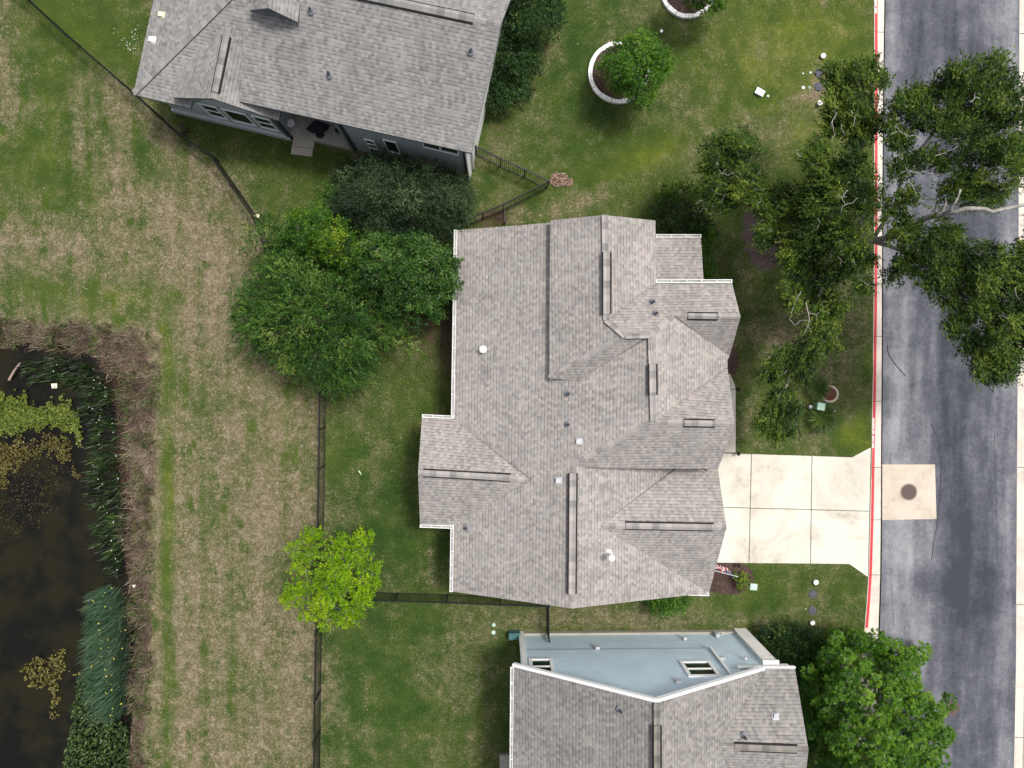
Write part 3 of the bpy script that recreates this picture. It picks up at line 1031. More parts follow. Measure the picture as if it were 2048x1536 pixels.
def box_vent(roof, pl, px, py, parent, mat, s=.3, name='box_vent'):
    a, n = roof.pl[pl]
    c = roof.at(pl, px, py)
    h = Vector((n.x, n.y, 0)).normalized()
    t = Vector((-h.y, h.x, 0)); dn = n.cross(t).normalized()
    if dn.z > 0: dn = -dn
    b = MB()
    def quad(o, w, l, z0, z1a, z1b):
        lo = [c+t*x*w/2+dn*y*l/2+n*z0 for x, y in ((-1, -1), (1, -1), (1, 1), (-1, 1))]
        hi = [c+t*x*w/2+dn*y*l/2+n*(z1a if y < 0 else z1b) for x, y in ((-1, -1), (1, -1), (1, 1), (-1, 1))]
        b.face(hi, 0); b.face(lo[::-1], 0)
        for i in range(4):
            j = (i+1) % 4
            b.face([lo[i], lo[j], hi[j], hi[i]], 1 if i == 2 else 0)
    quad(0, s+.10, s+.10, .002, .006, .006)
    quad(0, s, s, .010, .05, .15)
    o = b.build(name, [mat, M['black_vent']], parent)
    # faces may be wound either way
    return o


def walls(corner, mat, parent, name='wall', inset=.35, drop=.2, z0=-.1):
    """closed wall following picture outline points (px, py, h of the roof there), set back under the eaves"""
    q = [P(*c) for c in corner]
    ar = sum(q[i].x*q[(i+1) % len(q)].y-q[(i+1) % len(q)].x*q[i].y for i in range(len(q)))
    if ar < 0: q = q[::-1]
    n = len(q)
    ins = []
    for i in range(n):
        a, b, c = q[i-1], q[i], q[(i+1) % n]
        d1 = Vector((b.x-a.x, b.y-a.y)).normalized(); d2 = Vector((c.x-b.x, c.y-b.y)).normalized()
        n1, n2 = Vector((-d1.y, d1.x)), Vector((-d2.y, d2.x))
        m = (n1+n2)
        k = max(.35, m.length_squared/2)
        m = m/k*inset if m.length > 1e-3 else n1*inset
        ins.append(Vector((b.x+m.x, b.y+m.y, b.z-drop)))
    b = MB()
    for i in range(n):
        a, c = ins[i], ins[(i+1) % n]
        b.face([(a.x, a.y, z0), (c.x, c.y, z0), c, a])
    return b.build(name, mat, parent), ins


class WallPlane:
    """vertical plane through two ground picture points; gives world points and builds windows from picture corners"""
    def __init__(s, ga, gb):
        s.a, s.b = P(*ga), P(*gb)
        s.t = (s.b-s.a).normalized()
        s.n = Vector((s.t.y, -s.t.x, 0))
        if s.n.dot(Vector((0, 0, 0))-s.a) < 0: s.n = -s.n      # towards the camera's foot

    def at(s, x, y):
        return on_plane(x, y, s.a, s.n)

    def window(s, tl, br, parent, mat, fw=.07, mid=True, glass=None, proud=.03, head=None):
        p, q = s.at(*tl), s.at(*br)
        u0, u1 = sorted(((p-s.a).dot(s.t), (q-s.a).dot(s.t)))
        z0, z1 = sorted((p.z, q.z))
        o = s.a+s.n*proud
        pt = lambda u, z: Vector((o.x+s.t.x*u, o.y+s.t.y*u, z))
        m = MB()
        m.bar(pt(u0, z0+fw/2), pt(u1, z0+fw/2), .07, fw, up=Vector((0, 0, 1)))
        m.bar(pt(u0, z1-fw/2), pt(u1, z1-fw/2), .07, fw)
        for u in (u0+fw/2, u1-fw/2):
            m.bar(pt(u, z0+fw), pt(u, z1-fw), fw, .068, up=s.n)
        if mid: m.bar(pt(u0+fw, (z0+z1)/2), pt(u1-fw, (z0+z1)/2), .05, fw*.6)
        w = m.build('window', mat, parent)
        g = MB()
        o2 = s.a+s.n*(proud-.02)
        pg = lambda u, z: Vector((o2.x+s.t.x*u, o2.y+s.t.y*u, z))
        g.bar(pg(u0+fw*.7, (z0+z1)/2), pg(u1-fw*.7, (z0+z1)/2), .02, z1-z0-fw*1.4)
        g.build('pane', glass or M['glass'], w)
        return w


# ================================================================== tan-roofed house in the middle
hA = empty('house', P(1180, 820, 0))
tag(hA, 'single storey house under the large tan shingle roof in the middle', 'house')
r = Roof()
r.face('L', ((914, 460, 3.2), (905, 1183, 3.2), (1143, 1217, 5.3)),
       [(914, 460), (1130, 443.3), (1130, 745), (1155, 762), (1298, 673), (1305, 843), (1146, 930), (1143, 1217), (905, 1183), (907, 1050), (1063, 960), (908, 838)])
r.face('R', ((1143, 1217, 5.3), (1146, 930, 5.3), (1418, 1186, 2.95)),
       [(1146, 930), (1165, 914), (1345, 914), (1352, 938), (1200, 1052), (1418, 1186), (1143, 1217)])
r.face('GN', ((1200, 1052, 4.87), (1453, 1055, 4.87), (1436, 938, 3.75)), [(1200, 1052), (1453, 1055), (1436, 938), (1434, 915), (1345, 914), (1352, 938)])
r.face('GS', ((1200, 1052, 4.87), (1453, 1055, 4.87), (1418, 1186, 2.95)), [(1200, 1052), (1453, 1055), (1418, 1186)])
r.face('WN', ((844, 835, 3.2), (836, 945, 4.55), (1063, 960, 4.5)), [(844, 835), (908, 838), (1063, 960), (836, 945)])
r.face('WS', ((836, 945, 4.55), (1063, 960, 4.5), (840, 1050, 3.2)), [(836, 945), (1063, 960), (907, 1051), (840, 1050)])
r.face('UL', ((1101, 440, 5.3), (1209, 430, 6.35), (1212, 640, 6.35)), [(1100.5, 440.5), (1209, 430), (1212, 640), (1250, 672), (1098, 757)])
r.face('US', ((1250, 672, 6.62), (1298, 671, 6.62), (1098, 757, 5.3)), [(1098, 757), (1250, 672), (1298, 671.5), (1157, 761)])
r.face('UR', ((1209, 430, 6.35), (1212, 640, 6.35), (1311, 441, 5.28)), [(1209, 430), (1311, 441), (1311.5, 566), (1212, 640)])
r.face('N2', ((1250, 672, 6.6), (1300, 671, 6.6), (1464, 565, 5.15)), [(1212, 640), (1311.5, 566), (1464, 565), (1481, 634), (1347, 631), (1300, 671), (1250, 672)])
r.face('V2S', ((1347, 631, 6.1), (1481, 634, 6.08), (1459, 713, 4.5)), [(1347, 631), (1481, 634), (1459, 713), (1362, 641)])
r.face('R2', ((1300, 671, 6.57), (1306, 843, 6.5), (1455, 727, 4.6)), [(1300, 671), (1347, 631), (1362, 641), (1459, 713), (1455, 720), (1455, 736), (1310, 843)])
r.face('V4N', ((1308, 843, 6.5), (1470, 848, 6.4), (1455, 736, 4.7)), [(1308, 843), (1470, 848), (1455, 736)])
r.face('S2', ((1306, 843, 6.5), (1470, 848, 6.4), (1146, 930, 5.3)), [(1146, 930), (1306, 843), (1470, 848), (1436, 938), (1180, 936)])
r.face('PO', ((1310, 475, 3.0), (1403, 475, 3.0), (1408, 562, 3.8)), [(1300, 475), (1402, 475), (1408, 575), (1300, 575)])
roofA = r.mb.build('roof', [M['shingle_warm'], M['fascia_tan']], hA)
rA = r
for pa, pb, A, B in (((1098, 757), (1250, 672), 'UL', 'US'), ((1212, 640), (1250, 672), 'UL', 'N2'), ((1250, 672), (1300, 671), 'US', 'N2'), ((1300, 671), (1347, 631), 'N2', 'R2'),
                     ((1146, 930), (1306, 843), 'L', 'S2'), ((1301, 672), (1306, 843), 'L', 'R2'), ((1209, 430), (1212, 640), 'UL', 'UR'), ((1144, 1217), (1146, 932), 'L', 'R'),
                     ((836, 945), (1058, 960), 'WN', 'WS'), ((1205, 1052), (1453, 1055), 'GN', 'GS'), ((1347, 631), (1481, 634), 'N2', 'V2S'), ((1308, 844), (1470, 848), 'V4N', 'S2')):
    cap_strip(r, pa, pb, A, B, M['cap_warm'], roofA)
for pa, pb, A, B in (((1212.5, 505), (1212.5, 629), 'UL', 'UR'), ((1376, 632), (1437, 633), 'N2', 'V2S'), ((1304, 728), (1304.5, 790), 'L', 'R2'), ((1369, 846), (1431, 847), 'V4N', 'S2'),
                     ((846, 946), (1022, 956), 'WN', 'WS'), ((1145.5, 946), (1143.5, 1187), 'L', 'R'), ((1251, 1052), (1428, 1055), 'GN', 'GS')):
    # follow the true ridge
    ridge_vent(r, pa, pb, A, B, M['cap_warm'], roofA)
for pl, x, y in (('N2', 1305, 604), ('N2', 1311, 627), ('L', 1136, 787), ('L', 1135, 848), ('L', 932, 1055)):
    pipe(r, pl, x, y, roofA)
c = r.at('L', 966, 699)
b = MB()
b.lathe(c-Vector((0, 0, .05)), [(.15, 0), (.15, .14), (.12, .16), (.12, .28), (.16, .29), (.165, .33), (.13, .36)], 20)
b.build('round_vent', M['metal_white'], roofA)
box_vent(r, 'L', 1159, 883, roofA, M['metal_grey'], .19)
box_vent(r, 'L', 1118, 961, roofA, M['metal_grey'], .19)
c = r.at('R', 1217, 1106)
b = MB()
b.lathe(c-Vector((0, 0, .1)), [(.17, 0), (.17, .12), (.09, .2)], 16)
b.tube([c, c+Vector((0, 0, .75))], .075, 12)
b.lathe(c+Vector((0, 0, .75)), [(.13, 0), (.145, .05), (.145, .14), (.10, .19), (.03, .2)], 16)
b.build('flue_pipe', M['metal_white'], roofA)
for pa, pb, h, out, n in (((914.3, 460), (908.3, 836), 3.2, (-1, 0), 8), ((844, 834.5), (907, 837.5), 3.2, (0, 1), 3), ((840, 1048.5), (906.5, 1051), 3.2, (0, -1), 3), ((907.5, 1048), (905.3, 1183.5), 3.2, (-1, 0), 5),
                       ((1312, 475), (1402, 475), 3.0, (0, 1), 3), ((1312, 566), (1464, 565.5), 5.2, (0, 1), 5), ((1376, 1184.5), (1418, 1185.5), 2.95, (0, -1), 2)):
    gutter(pa, pb, h, out, hA, n=n)
wA, ins = walls([(914, 460, 3.2), (1101, 445, 4.8), (1101, 440.5, 5.2), (1209, 431, 6.3), (1311, 441, 5.2), (1311, 563, 5.0), (1464, 565, 5.1), (1481, 634, 6.05), (1459, 713, 4.4), (1455, 727, 4.6), (1470, 848, 6.3),
                 (1438, 928, 4.9), (1436, 941, 3.6), (1453, 1055, 4.8), (1418, 1186, 2.95), (1143, 1217, 5.3), (905, 1183, 3.2), (907, 1051, 3.2), (840, 1050, 3.2), (836, 945, 4.5), (844, 835, 3.2), (908, 838, 3.2)], M['wall_tan'], hA, inset=.42)
# low walls closing the steps between the roof levels
for up, lo, pts, inn in (('S2', ('R', 'GN'), [(1182, 934), (1250, 934), (1345, 934.5), (1380, 935), (1410, 935.5), (1433, 936)], (0, .16)), ('UL', ('L',), [(1102, 443), (1100.5, 560), (1099.5, 700), (1099, 755)], (.16, 0)), ('US', ('L',), [(1100, 755.5), (1130, 758), (1155, 760.5)], (0, .12))):
    b = MB()
    q = [rA.at(up, x, y)+Vector((inn[0], inn[1], -.12)) for x, y in pts]
    def low(p):
        z = min((rA.pl[n_][0].z-(Vector((p.x, p.y, 0))-Vector((rA.pl[n_][0].x, rA.pl[n_][0].y, 0))).dot(Vector((rA.pl[n_][1].x, rA.pl[n_][1].y, 0)))/rA.pl[n_][1].z) for n_ in lo)
        return Vector((p.x, p.y, min(z-.1, p.z)))
    for p, q_ in zip(q[:-1], q[1:]):
        b.face([low(p), low(q_), q_, p])
    b.build('wall', M['wall_tan'], hA)
# garage door, front door and windows on the outside walls
wd_ = WallPlane((1428, 960), (1420, 1160))
wd_.n = Vector((1, .02, 0)).normalized()
b = MB()
x0 = max(p.x for p in ins)-.02
gp = P(1400, 985, 0), P(1396, 1120, 0)
b.bar(Vector((x0-.5, gp[0].y, 1.1)), Vector((x0-.5, gp[1].y, 1.1)), .9, 2.2)
for k in range(1, 4):
    b.bar(Vector((x0-.045, gp[0].y-.1, .55*k)), Vector((x0-.045, gp[1].y+.1, .55*k)), .02, .03, 1)
b.build('garage_door', [M['white_trim'], M['trim_grey']], hA)
# porch posts under the small front roof
for x, y in ((1395, 484), (1398, 556)):
    p = P(x, y, 2.9)
    b = MB(); b.box((p.x-.1, p.y, 1.42), (.16, .16, 2.84)); b.box((p.x-.1, p.y, .12), (.26, .26, .25)); b.box((p.x-.1, p.y, 2.78), (.24, .24, .1))
    b.build('porch_post', M['white_trim'], hA)

# ================================================================== grey house, top left
hB = empty('house', P(650, 150, 0))
tag(hB, 'grey house with windows and covered patio at the top left', 'house')
r = Roof()
r.face('BF', ((478.5, 202.5, 4.9), (943, 306, 4.9), (1002, 48, 7.3)), [(478.5, 202.5), (943, 306), (1002, 48), (501, -58)])
R1, L1 = r.at('BF', 1002, 48), r.at('BF', 501, -58)
E0, E1 = r.at('BF', 478.5, 202.5), r.at('BF', 943, 306)
def pxl(v):
    a_, b_ = proj(np.array([v.x]), np.array([v.y]), v.z)
    return float(a_[0]), float(b_[0])
bk0 = Vector((2*L1.x-E0.x, 2*L1.y-E0.y, E0.z)); bk1 = Vector((2*R1.x-E1.x, 2*R1.y-E1.y, E1.z))
k0, k1 = pxl(bk0), pxl(bk1)
r.face('BB', ((501, -58, L1.z), (1002, 48, R1.z), (*k1, bk1.z)), [(501, -58), (1002, 48), k1, k0])
r.face('WF', ((266, 189, 3.7), (381, 216, 3.7), (456, 0, 5.25)), [(266, 189), (381, 216), (384, 203), (428, 190), (482, 204), (530, 120), (520, -90), (489, -35), (456, 0)])
r.face('WL', ((266, 189, 3.7), (306.7, 0, 3.7), (456, 0, 5.25)), [(266, 189), (456, 0), (489, -35), (540, -110), (329, -105), (306.7, 0)])
r.face('GL', ((345, 195, 4.15), (425, 197, 5.3), (455, 52, 5.3)), [(345, 195), (425, 197), (456, 50), (440, 60), (352, 150)])
r.face('GR', ((425, 197, 5.3), (455, 52, 5.3), (557, 240, 4.0)), [(425, 197), (557, 241), (586, 118), (456, 50)])
r.face('DL', ((501, 20, 6.95), (537, 16, 7.55), (545, -60, 7.55)), [(500, 20), (537, 16), (545, -60), (512, -60)])
r.face('DR', ((537, 16, 7.55), (545, -60, 7.55), (595, 44, 6.85)), [(537, 16), (595, 44), (607, -45), (545, -60)])
roofB = r.mb.build('roof', [M['shingle_grey'], M['fascia_grey']], hB)
rB = r
for pa, pb, A, B in (((268, 187), (456, 0), 'WF', 'WL'), ((456, 0), (489, -35), 'WF', 'WL'), ((425, 197), (455, 54), 'GL', 'GR'), ((1002, 48), (501, -58), 'BF', 'BB')):
    cap_strip(r, pa, pb, A, B, M['cap_grey'], roofB)
ridge_vent(r, (429, 184), (452, 72), 'GL', 'GR', M['cap_grey'], roofB)
pv0, pv1 = R1.lerp(L1, .11), R1.lerp(L1, .62)
ridge_vent(r, pxl(pv0), pxl(pv1), 'BF', 'BB', M['cap_grey'], roofB, .36)
pipe(r, 'BF', 659, 150, roofB)
pipe(r, 'BF', 942, 104, roofB, .06, .22)
pipe(r, 'BF', 622, 22, roofB, .06, .22)
box_vent(r, 'WL', 325, 30, roofB, M['cream_vent'], .19)
box_vent(r, 'WL', 306, 80, roofB, M['metal_white'], .21)
# dormer cheek and gable face
fa, fb, fc = P(503, 21.5, 6.8), P(537, 18, 7.45), P(593, 44, 6.7)
b = MB()
off = (L1-R1).normalized().cross(Vector((0, 0, 1)))
back = Vector((.213, .977, 0))*.18
b.face([fa+back, fc+back, fb+back]); b.face([fa+back-Vector((0, 0, .8)), fc+back-Vector((0, 0, .8)), fc+back, fa+back])
b.build('dormer_face', M['fascia_grey'], hB)
# walls
FL0, FL1 = P(352, 222), P(583, 277)
eu = (FL1-FL0).normalized()
en = Vector((-eu.y, eu.x, 0))                    # into the house
def hb(u, v, z): return FL0+eu*u+en*v+Vector((0, 0, z))
LW = (FL1-FL0).length
PR = (P(708, 299)-FL0).dot(eu)
RR = (P(940, 352)-FL0).dot(eu)
RV = ((P(708, 299)-FL0).dot(en)+(P(940, 352)-FL0).dot(en))/2
b = MB()
for z0, z1, u0, v0, u1, v1 in ((-.1, 3.75, 0, 0, LW, 0), (-.1, 3.75, 0, 0, 0, 9), (-.1, 4.3, LW, 0, LW, 2.6), (-.1, 4.3, LW, 2.6, PR, 2.6), (-.1, 4.3, PR, 0, PR, 2.6), (-.1, 4.75, PR, RV, RR, RV), (-.1, 4.75, RR, RV, RR, 9.3), (-.1, 4.75, 0, 9, RR, 9.3)):
    b.face([hb(u0, v0, z0), hb(u1, v1, z0), hb(u1, v1, z1), hb(u0, v0, z1)])
gm = (LW)/2
b.face([hb(2.05, .004, 3.74), hb(LW-.3, .004, 3.74), hb(4.2, .004, 5.0)])
b.face([hb(RR, .2, 4.74), hb(RR, 9.2, 4.74), hb(RR, 4.6, 7.1)])
b.face([hb(LW-.4, .35, 3.5), hb(PR+.02, .35, 3.5), hb(PR+.02, .35, 4.78), hb(LW-.4, .35, 4.78)])
b.face([hb(LW-.4, .6, 3.5), hb(PR+.02, .6, 3.5), hb(PR+.02, .35, 3.5), hb(LW-.4, .35, 3.5)])
b.face([hb(0.2, .5, 3.7), hb(1.2, .5, 3.7), hb(1.2, 9, 3.7), hb(.2, 9, 3.7)])
b.build('wall', M['wall_grey'], hB)
b = MB()
pc = hb(LW/2, -.06, .22)
ang = math.atan2(eu.y, eu.x)
b.box((pc.x, pc.y, .17), (LW+.1, .14, .44), ang)
b.build('plinth', M['plinth'], hB)
for u, v, s_ in ((LW-.02, .0, .16), (PR+.08, RV+.03, .17), (RR-.08, RV-.02, .16)):
    b = MB(); q = hb(u, v, 2.1); b.box((q.x, q.y, 2.1), (s_, s_, 4.2), ang); b.build('corner_trim', M['trim_grey'], hB)
q = hb(RR+.025, 4.6, 2.3)
b = MB(); b.box((q.x, q.y, 2.35), (.04, 9.2, 4.7), ang); b.build('lit_side_wall', M['white_trim'], hB)  # sunlit look of the grey siding put into a white colour here
W = WallPlane((352, 222), (583, 277))
def win4(W, tl, br, mid=True, fw=.06):
    return W.window(tl, br, hB, M['white_trim'], fw, mid, None, .06)
win4(W, (395, 203), (459, 237)); win4(W, (441, 214), (515, 250), False); win4(W, (501, 227.5), (560, 260))
W2 = WallPlane((708, 299), (940, 352))
W2.a = hb(PR, RV, 0); W2.t = eu.copy(); W2.n = -en
win4(W2, (728.5, 275), (758, 297), True, .05); win4(W2, (765, 275.5), (803, 306), False, .05)
win4(W2, (843, 276), (884, 300), False, .05); win4(W2, (877, 283), (919, 308), False, .05)
# patio slab and steps
b = MB()
pts = [hb(LW+.02, .06, .42), hb(PR-.02, .06, .42), hb(PR+.1, 2.6, .42), hb(LW, 2.6, .42)]
b.slab(pts, .55); b.build('patio_slab', M['concrete_old'], hB)
for k, (x, y, zz) in enumerate(((607, 285, .27), (604, 301, .12))):
    q = P(x, y, zz); b = MB(); b.box((q.x, q.y, zz-.16), (1.02, .46, .34), ang+.1); b.build('step', M['concrete_old'], hB)
b = MB()
b.box((hb(RR+.1, .6, 2.3)), (.09, .07, 4.4), ang)
b.build('downspout', M['white_trim'], hB)

# ================================================================== blue-grey house, bottom
hC = empty('house', P(1310, 1450, 0))
tag(hC, 'two storey house with blue grey siding under a dark roof at the bottom', 'house')
r = Roof()
EY = 2060
def cpt(u, v, z): return Vector((u, v, z))
lp, pk, rp = P(1027, 1333, 4.8), P(1313, 1405, 8.2), P(1527, 1340, 5.1)
yS = lp.y-17.5
r.face('CL', ((1027, 1333, 4.8), (1313, 1405, 8.2), (*pxl(Vector((lp.x, yS, 4.8))), 4.8)), [(1027, 1333), (1313, 1405), pxl(Vector((pk.x, yS, 8.2))), pxl(Vector((lp.x, yS, 4.8)))])
r.face('CR', ((1313, 1405, 8.2), (1527, 1340, 5.1), (*pxl(Vector((pk.x, yS, 8.2))), 8.2)), [(1313, 1405), (1527, 1340), (1437, 1490), (1500, 1660), pxl(Vector((rp.x, -20, 5.1))), pxl(Vector((rp.x, yS, 5.1))), pxl(Vector((pk.x, yS, 8.2)))])
r.face('XN', ((1590, 1338, 4.6), (1520, 1337.5, 4.6), (1617, 1500, 6.05)), [(1476, 1337.5), (1590, 1338), (1617, 1500), (1432, 1493), (1527, 1341)])
r.face('XS', ((1617, 1500, 6.05), (1440, 1493, 6.05), (1598, 1668, 4.6)), [(1617, 1500), (1432, 1493), (1505, 1668), (1598, 1668)])
roofC = r.mb.build('roof', [M['shingle_dark'], M['white_trim']], hC)
rC = r
cap_strip(r, (1313, 1405), (1313, 1850), 'CL', 'CR', M['cap_dark'], roofC)
cap_strip(r, (1440, 1493), (1617, 1500), 'XN', 'XS', M['cap_dark'], roofC)
ridge_vent(r, (1313, 1449), (1313, 1700), 'CL', 'CR', M['cap_dark'], roofC, .29)
ridge_vent(r, (1469, 1494.1), (1595, 1499.1), 'XN', 'XS', M['cap_dark'], roofC, .29)
pipe(r, 'CL', 1240, 1418, roofC); pipe(r, 'XN', 1487, 1471, roofC)
box_vent(r, 'XN', 1551, 1433, roofC, M['metal_grey'], .19)
# white barge boards along the front gable
b = MB()
dr = Vector((0, .06, -.08))
b.bar(lp+dr, pk+dr, .12, .2); b.bar(pk+dr+Vector((0, .004, 0)), rp+dr, .12, .2)
q0, q1 = P(1476, 1336.5, 4.6), P(1591, 1337, 4.6)
b.bar(q0+Vector((0, .05, -.06)), q1+Vector((0, .05, -.06)), .06, .16)
b.bar(q0+Vector((.03, .02, -.06)), q0+Vector((.03, -.75, .33)), .05, .12)
b.build('barge_board', M['white_trim'], hC)
gutter((1027, 1334), (1024, 1760), 4.8, (-1, 0), hC, n=14)
WC0, WC1 = P(1040.6, 1267), P(1468, 1268)
b = MB()
yb = WC0.y
X0, X1 = WC0.x, P(1492, 1268).x+.1
Xp = pk.x
mid = 2.33
Xu1 = on_plane(1428, 1306, WC0, Vector((0, 1, 0))).x
# lower storey, upper storey standing 4 cm proud
def wq(x0, x1, z0, z1, y): b.face([Vector((x0, y, z0)), Vector((x1, y, z0)), Vector((x1, y, z1)), Vector((x0, y, z1))])
zr = lambda x: (4.8+(x-lp.x)*(8.2-4.8)/(pk.x-lp.x) if x < pk.x else 8.2-(x-pk.x)*(8.2-5.1)/(rp.x-pk.x))-.2
wq(X0, X1, -.1, 4.2, yb)
yu = yb+.07
b.face([Vector((X0, yu, mid)), Vector((Xu1, yu, mid)), Vector((Xu1, yu, zr(Xu1))), Vector((Xp, yu, zr(Xp))), Vector((X0, yu, zr(X0)))])
b.face([Vector((X0, yb, mid)), Vector((Xu1, yb, mid)), Vector((Xu1, yu, mid)), Vector((X0, yu, mid))])
b.face([Vector((Xu1, yb+.002, 4.0)), Vector((X1, yb+.002, 4.0)), Vector((X1, yb+.002, 4.25)), Vector((Xu1, yb+.002, zr(Xu1)))])
b.face([Vector((X0, yb, -.1)), Vector((X0, yb, 4.65)), Vector((X0, yS+.4, 4.65)), Vector((X0, yS+.4, -.1))])
b.face([Vector((X1+.02, yb-.3, -.1)), Vector((X1+.02, yb-.3, 4.2)), Vector((X1+.02, yS+.4, 4.2)), Vector((X1+.02, yS+.4, -.1))])
b.build('wall', M['wall_blue'], hC)
b = MB()
b.box((X0+.05, yb-.03, 2.3), (.26, .3, 4.6))
b.build('corner_trim', M['white_trim'], hC)
b = MB(); b.box(((X0+X1)/2-.3, yb+.03, .10), (X1-X0-.7, .16, .42)); b.build('plinth', M['concrete_old'], hC)
# pale stone corner
xs0, xs1 = P(1466.7, 1268).x, P(1491.5, 1268).x
b = MB(); b.box(((xs0+xs1)/2, yb-.13, 2.05), (xs1-xs0, .62, 4.1)); b.box(((xs0+xs1)/2, yb-.13, 4.13), (xs1-xs0+.1, .7, .1))
rr_ = random.Random(5)
b.build('stone_corner', M['stone_white'], hC)
b = MB(); b.box((xs1+.2, yb-.05, 4.22), (.5, .2, .2)); b.build('frieze', M['white_trim'], hC)
W3 = WallPlane((1040.6, 1267), (1468, 1268))
W3.a = Vector((WC0.x, WC0.y+.07, 0)); W3.t = Vector((1, 0, 0)); W3.n = Vector((0, 1, 0))
for tl, br in (((1057, 1319), (1111, 1350)), ((1358, 1324), (1442.5, 1354))):
    W3.window(tl, br, hC, M['white_trim'], .155)
dsp = W3.at(1428, 1307), W3.at(1465, 1356)
b = MB(); xx = (dsp[0].x+dsp[1].x)/2
b.box((xx, yb+.14, (mid+5.3)/2), (.11, .09, 5.3-mid)); b.build('downspout', M['white_trim'], hC)
for x, y, s_ in ((1195, 1297, .2), (1357, 1365, .26), (1370, 1278, .16), (1491, 1318, .1), (1443, 1318, .22)):
    q = W3.at(x, y)
    b = MB(); b.box((q.x, q.y+.04, q.z), (s_, .14, s_)); b.build('wall_vent', M['metal_grey'], hC)
b = MB(); q = P(1017, 1524, .1); b.box((q.x-.1, q.y-1.2, .1), (.7, 3.2, .25)); tag(b.build('patio', M['concrete_old']), 'strip of concrete slab beside the bottom house', 'patio', kind='structure')
# ------------------------------------------------------------------ black picket fences
def fence(pts, label, h=1.38, first_post=True, group='black picket fences'):
    q = [P(x, y, 0) for x, y in pts]
    t = empty('picket_fence', q[0])
    tag(t, label, 'fence', group)
    posts = [q[0]] if first_post else []
    segs = []
    for a, b in zip(q[:-1], q[1:]):
        L = (b-a).length
        n = max(1, round(L/2.4))
        for k in range(n):
            segs.append((a.lerp(b, k/n), a.lerp(b, (k+1)/n)))
            posts.append(a.lerp(b, (k+1)/n))
    for p in posts:
        b = MB(); b.box((p.x, p.y, h/2), (.065, .065, h+.06)); b.box((p.x, p.y, h+.045), (.08, .08, .03))
        b.build('post', M['black_metal'], t)
    for a, c in segs:
        d = (c-a); L = d.length; d.normalize()
        b = MB()
        for z in (.12, h-.18, h-.02):
            b.bar(a+Vector((0, 0, z)), c+Vector((0, 0, z)), .034, .034)
        n = max(2, round(L/.105))
        for k in range(1, n):
            p = a+d*(L*k/n)
            b.box((p.x, p.y, (h+.08)/2), (.021, .021, h-.02))
        b.build('panel', M['black_metal'], t)
    return t


fence([(-60, -100), (60, 1), (161, 93), (268, 185), (365, 273), (438, 323), (523, 446), (585, 606), (652, 778)], 'black picket fence curving along the field behind the grey house')
fence([(652, 778), (650, 930), (648, 1060), (644.5, 1250), (642, 1380), (640.5, 1536), (638, 1800)], 'long straight black picket fence between the back lawns and the field', first_post=False)
fence([(646, 1181), (742, 1183.5), (796, 1185.5), (896, 1188.5), (1000, 1193), (1094, 1196)], 'black picket fence between the tan house and the bottom lawn')
fence([(1094, 1196), (1094.5, 1262)], 'short black fence running to the blue grey house wall', first_post=False)
fence([(953, 309.5), (1001, 333), (1048, 354), (1094, 376)], 'black fence running out from the corner of the grey house')
fence([(1094, 376), (1007.5, 420), (966.5, 437), (925, 455)], 'black fence from the pile of dead leaves toward the tan house', first_post=False)
fence([(1007.5, 420), (1008.5, 454)], 'very short black fence ending at the tan roof edge', first_post=False)

# ------------------------------------------------------------------ stone tree rings
M['mulch'] = None
def mk_mulch(name, stops):
    t = NT(name)
    p = t.pos()
    a = t.noise(p, 9, 4, .75, .5); b = t.noise(p, 30, 3, .8, .4); c = t.noise(p, 1.2, 3)
    x = t.math('ADD', t.math('MULTIPLY', a, .5), t.math('MULTIPLY', b, .5))
    col = t.ramp(t.math('ADD', x, t.lin(c, .3, .7, -.06, .06)), stops)
    t.bump(b, .9, .05)
    return t.done(col, .95)


M['mulch'] = mk_mulch('mulch', [(.32, (.022, .013, .010)), (.48, (.060, .036, .030)), (.60, (.100, .065, .055)), (.74, (.20, .145, .12))])
M['mulch_red'] = mk_mulch('mulch_red', [(.32, (.055, .020, .014)), (.5, (.130, .052, .036)), (.7, (.22, .11, .075))])
M['mulch_purple'] = mk_mulch('mulch_purple', [(.32, (.030, .019, .021)), (.48, (.078, .052, .056)), (.60, (.135, .098, .098)), (.74, (.26, .20, .19))])


def wobbly(name, cx, cy, rx, ry_, mat, label, seed, z=.03, n=40, amp=.1):
    rr = random.Random(seed)
    ph = [rr.uniform(0, 6.28) for _ in range(4)]
    pts = []
    for k in range(n):
        a = 2*PI*k/n
        s = 1+amp*(math.sin(2*a+ph[0])*.5+math.sin(3*a+ph[1])*.35+math.sin(7*a+ph[2])*.25+math.sin(11*a+ph[3])*.2)
        pts.append((cx+rx*s*math.cos(a), cy+ry_*s*math.sin(a)))
    c = P(cx, cy, z+.05)
    b = MB()
    q = [P(x, y, z-.03) for x, y in pts]
    for k in range(n):
        m0, m1 = q[k].lerp(c, .5)+Vector((0, 0, .02)), q[(k+1) % n].lerp(c, .5)+Vector((0, 0, .02))
        b.face([q[(k+1) % n], q[k], m0, m1]); b.face([m1, m0, c])
    o = b.build(name, mat)
    # wound so the faces look up
    return tag(o, label, 'mulch bed', kind='structure')


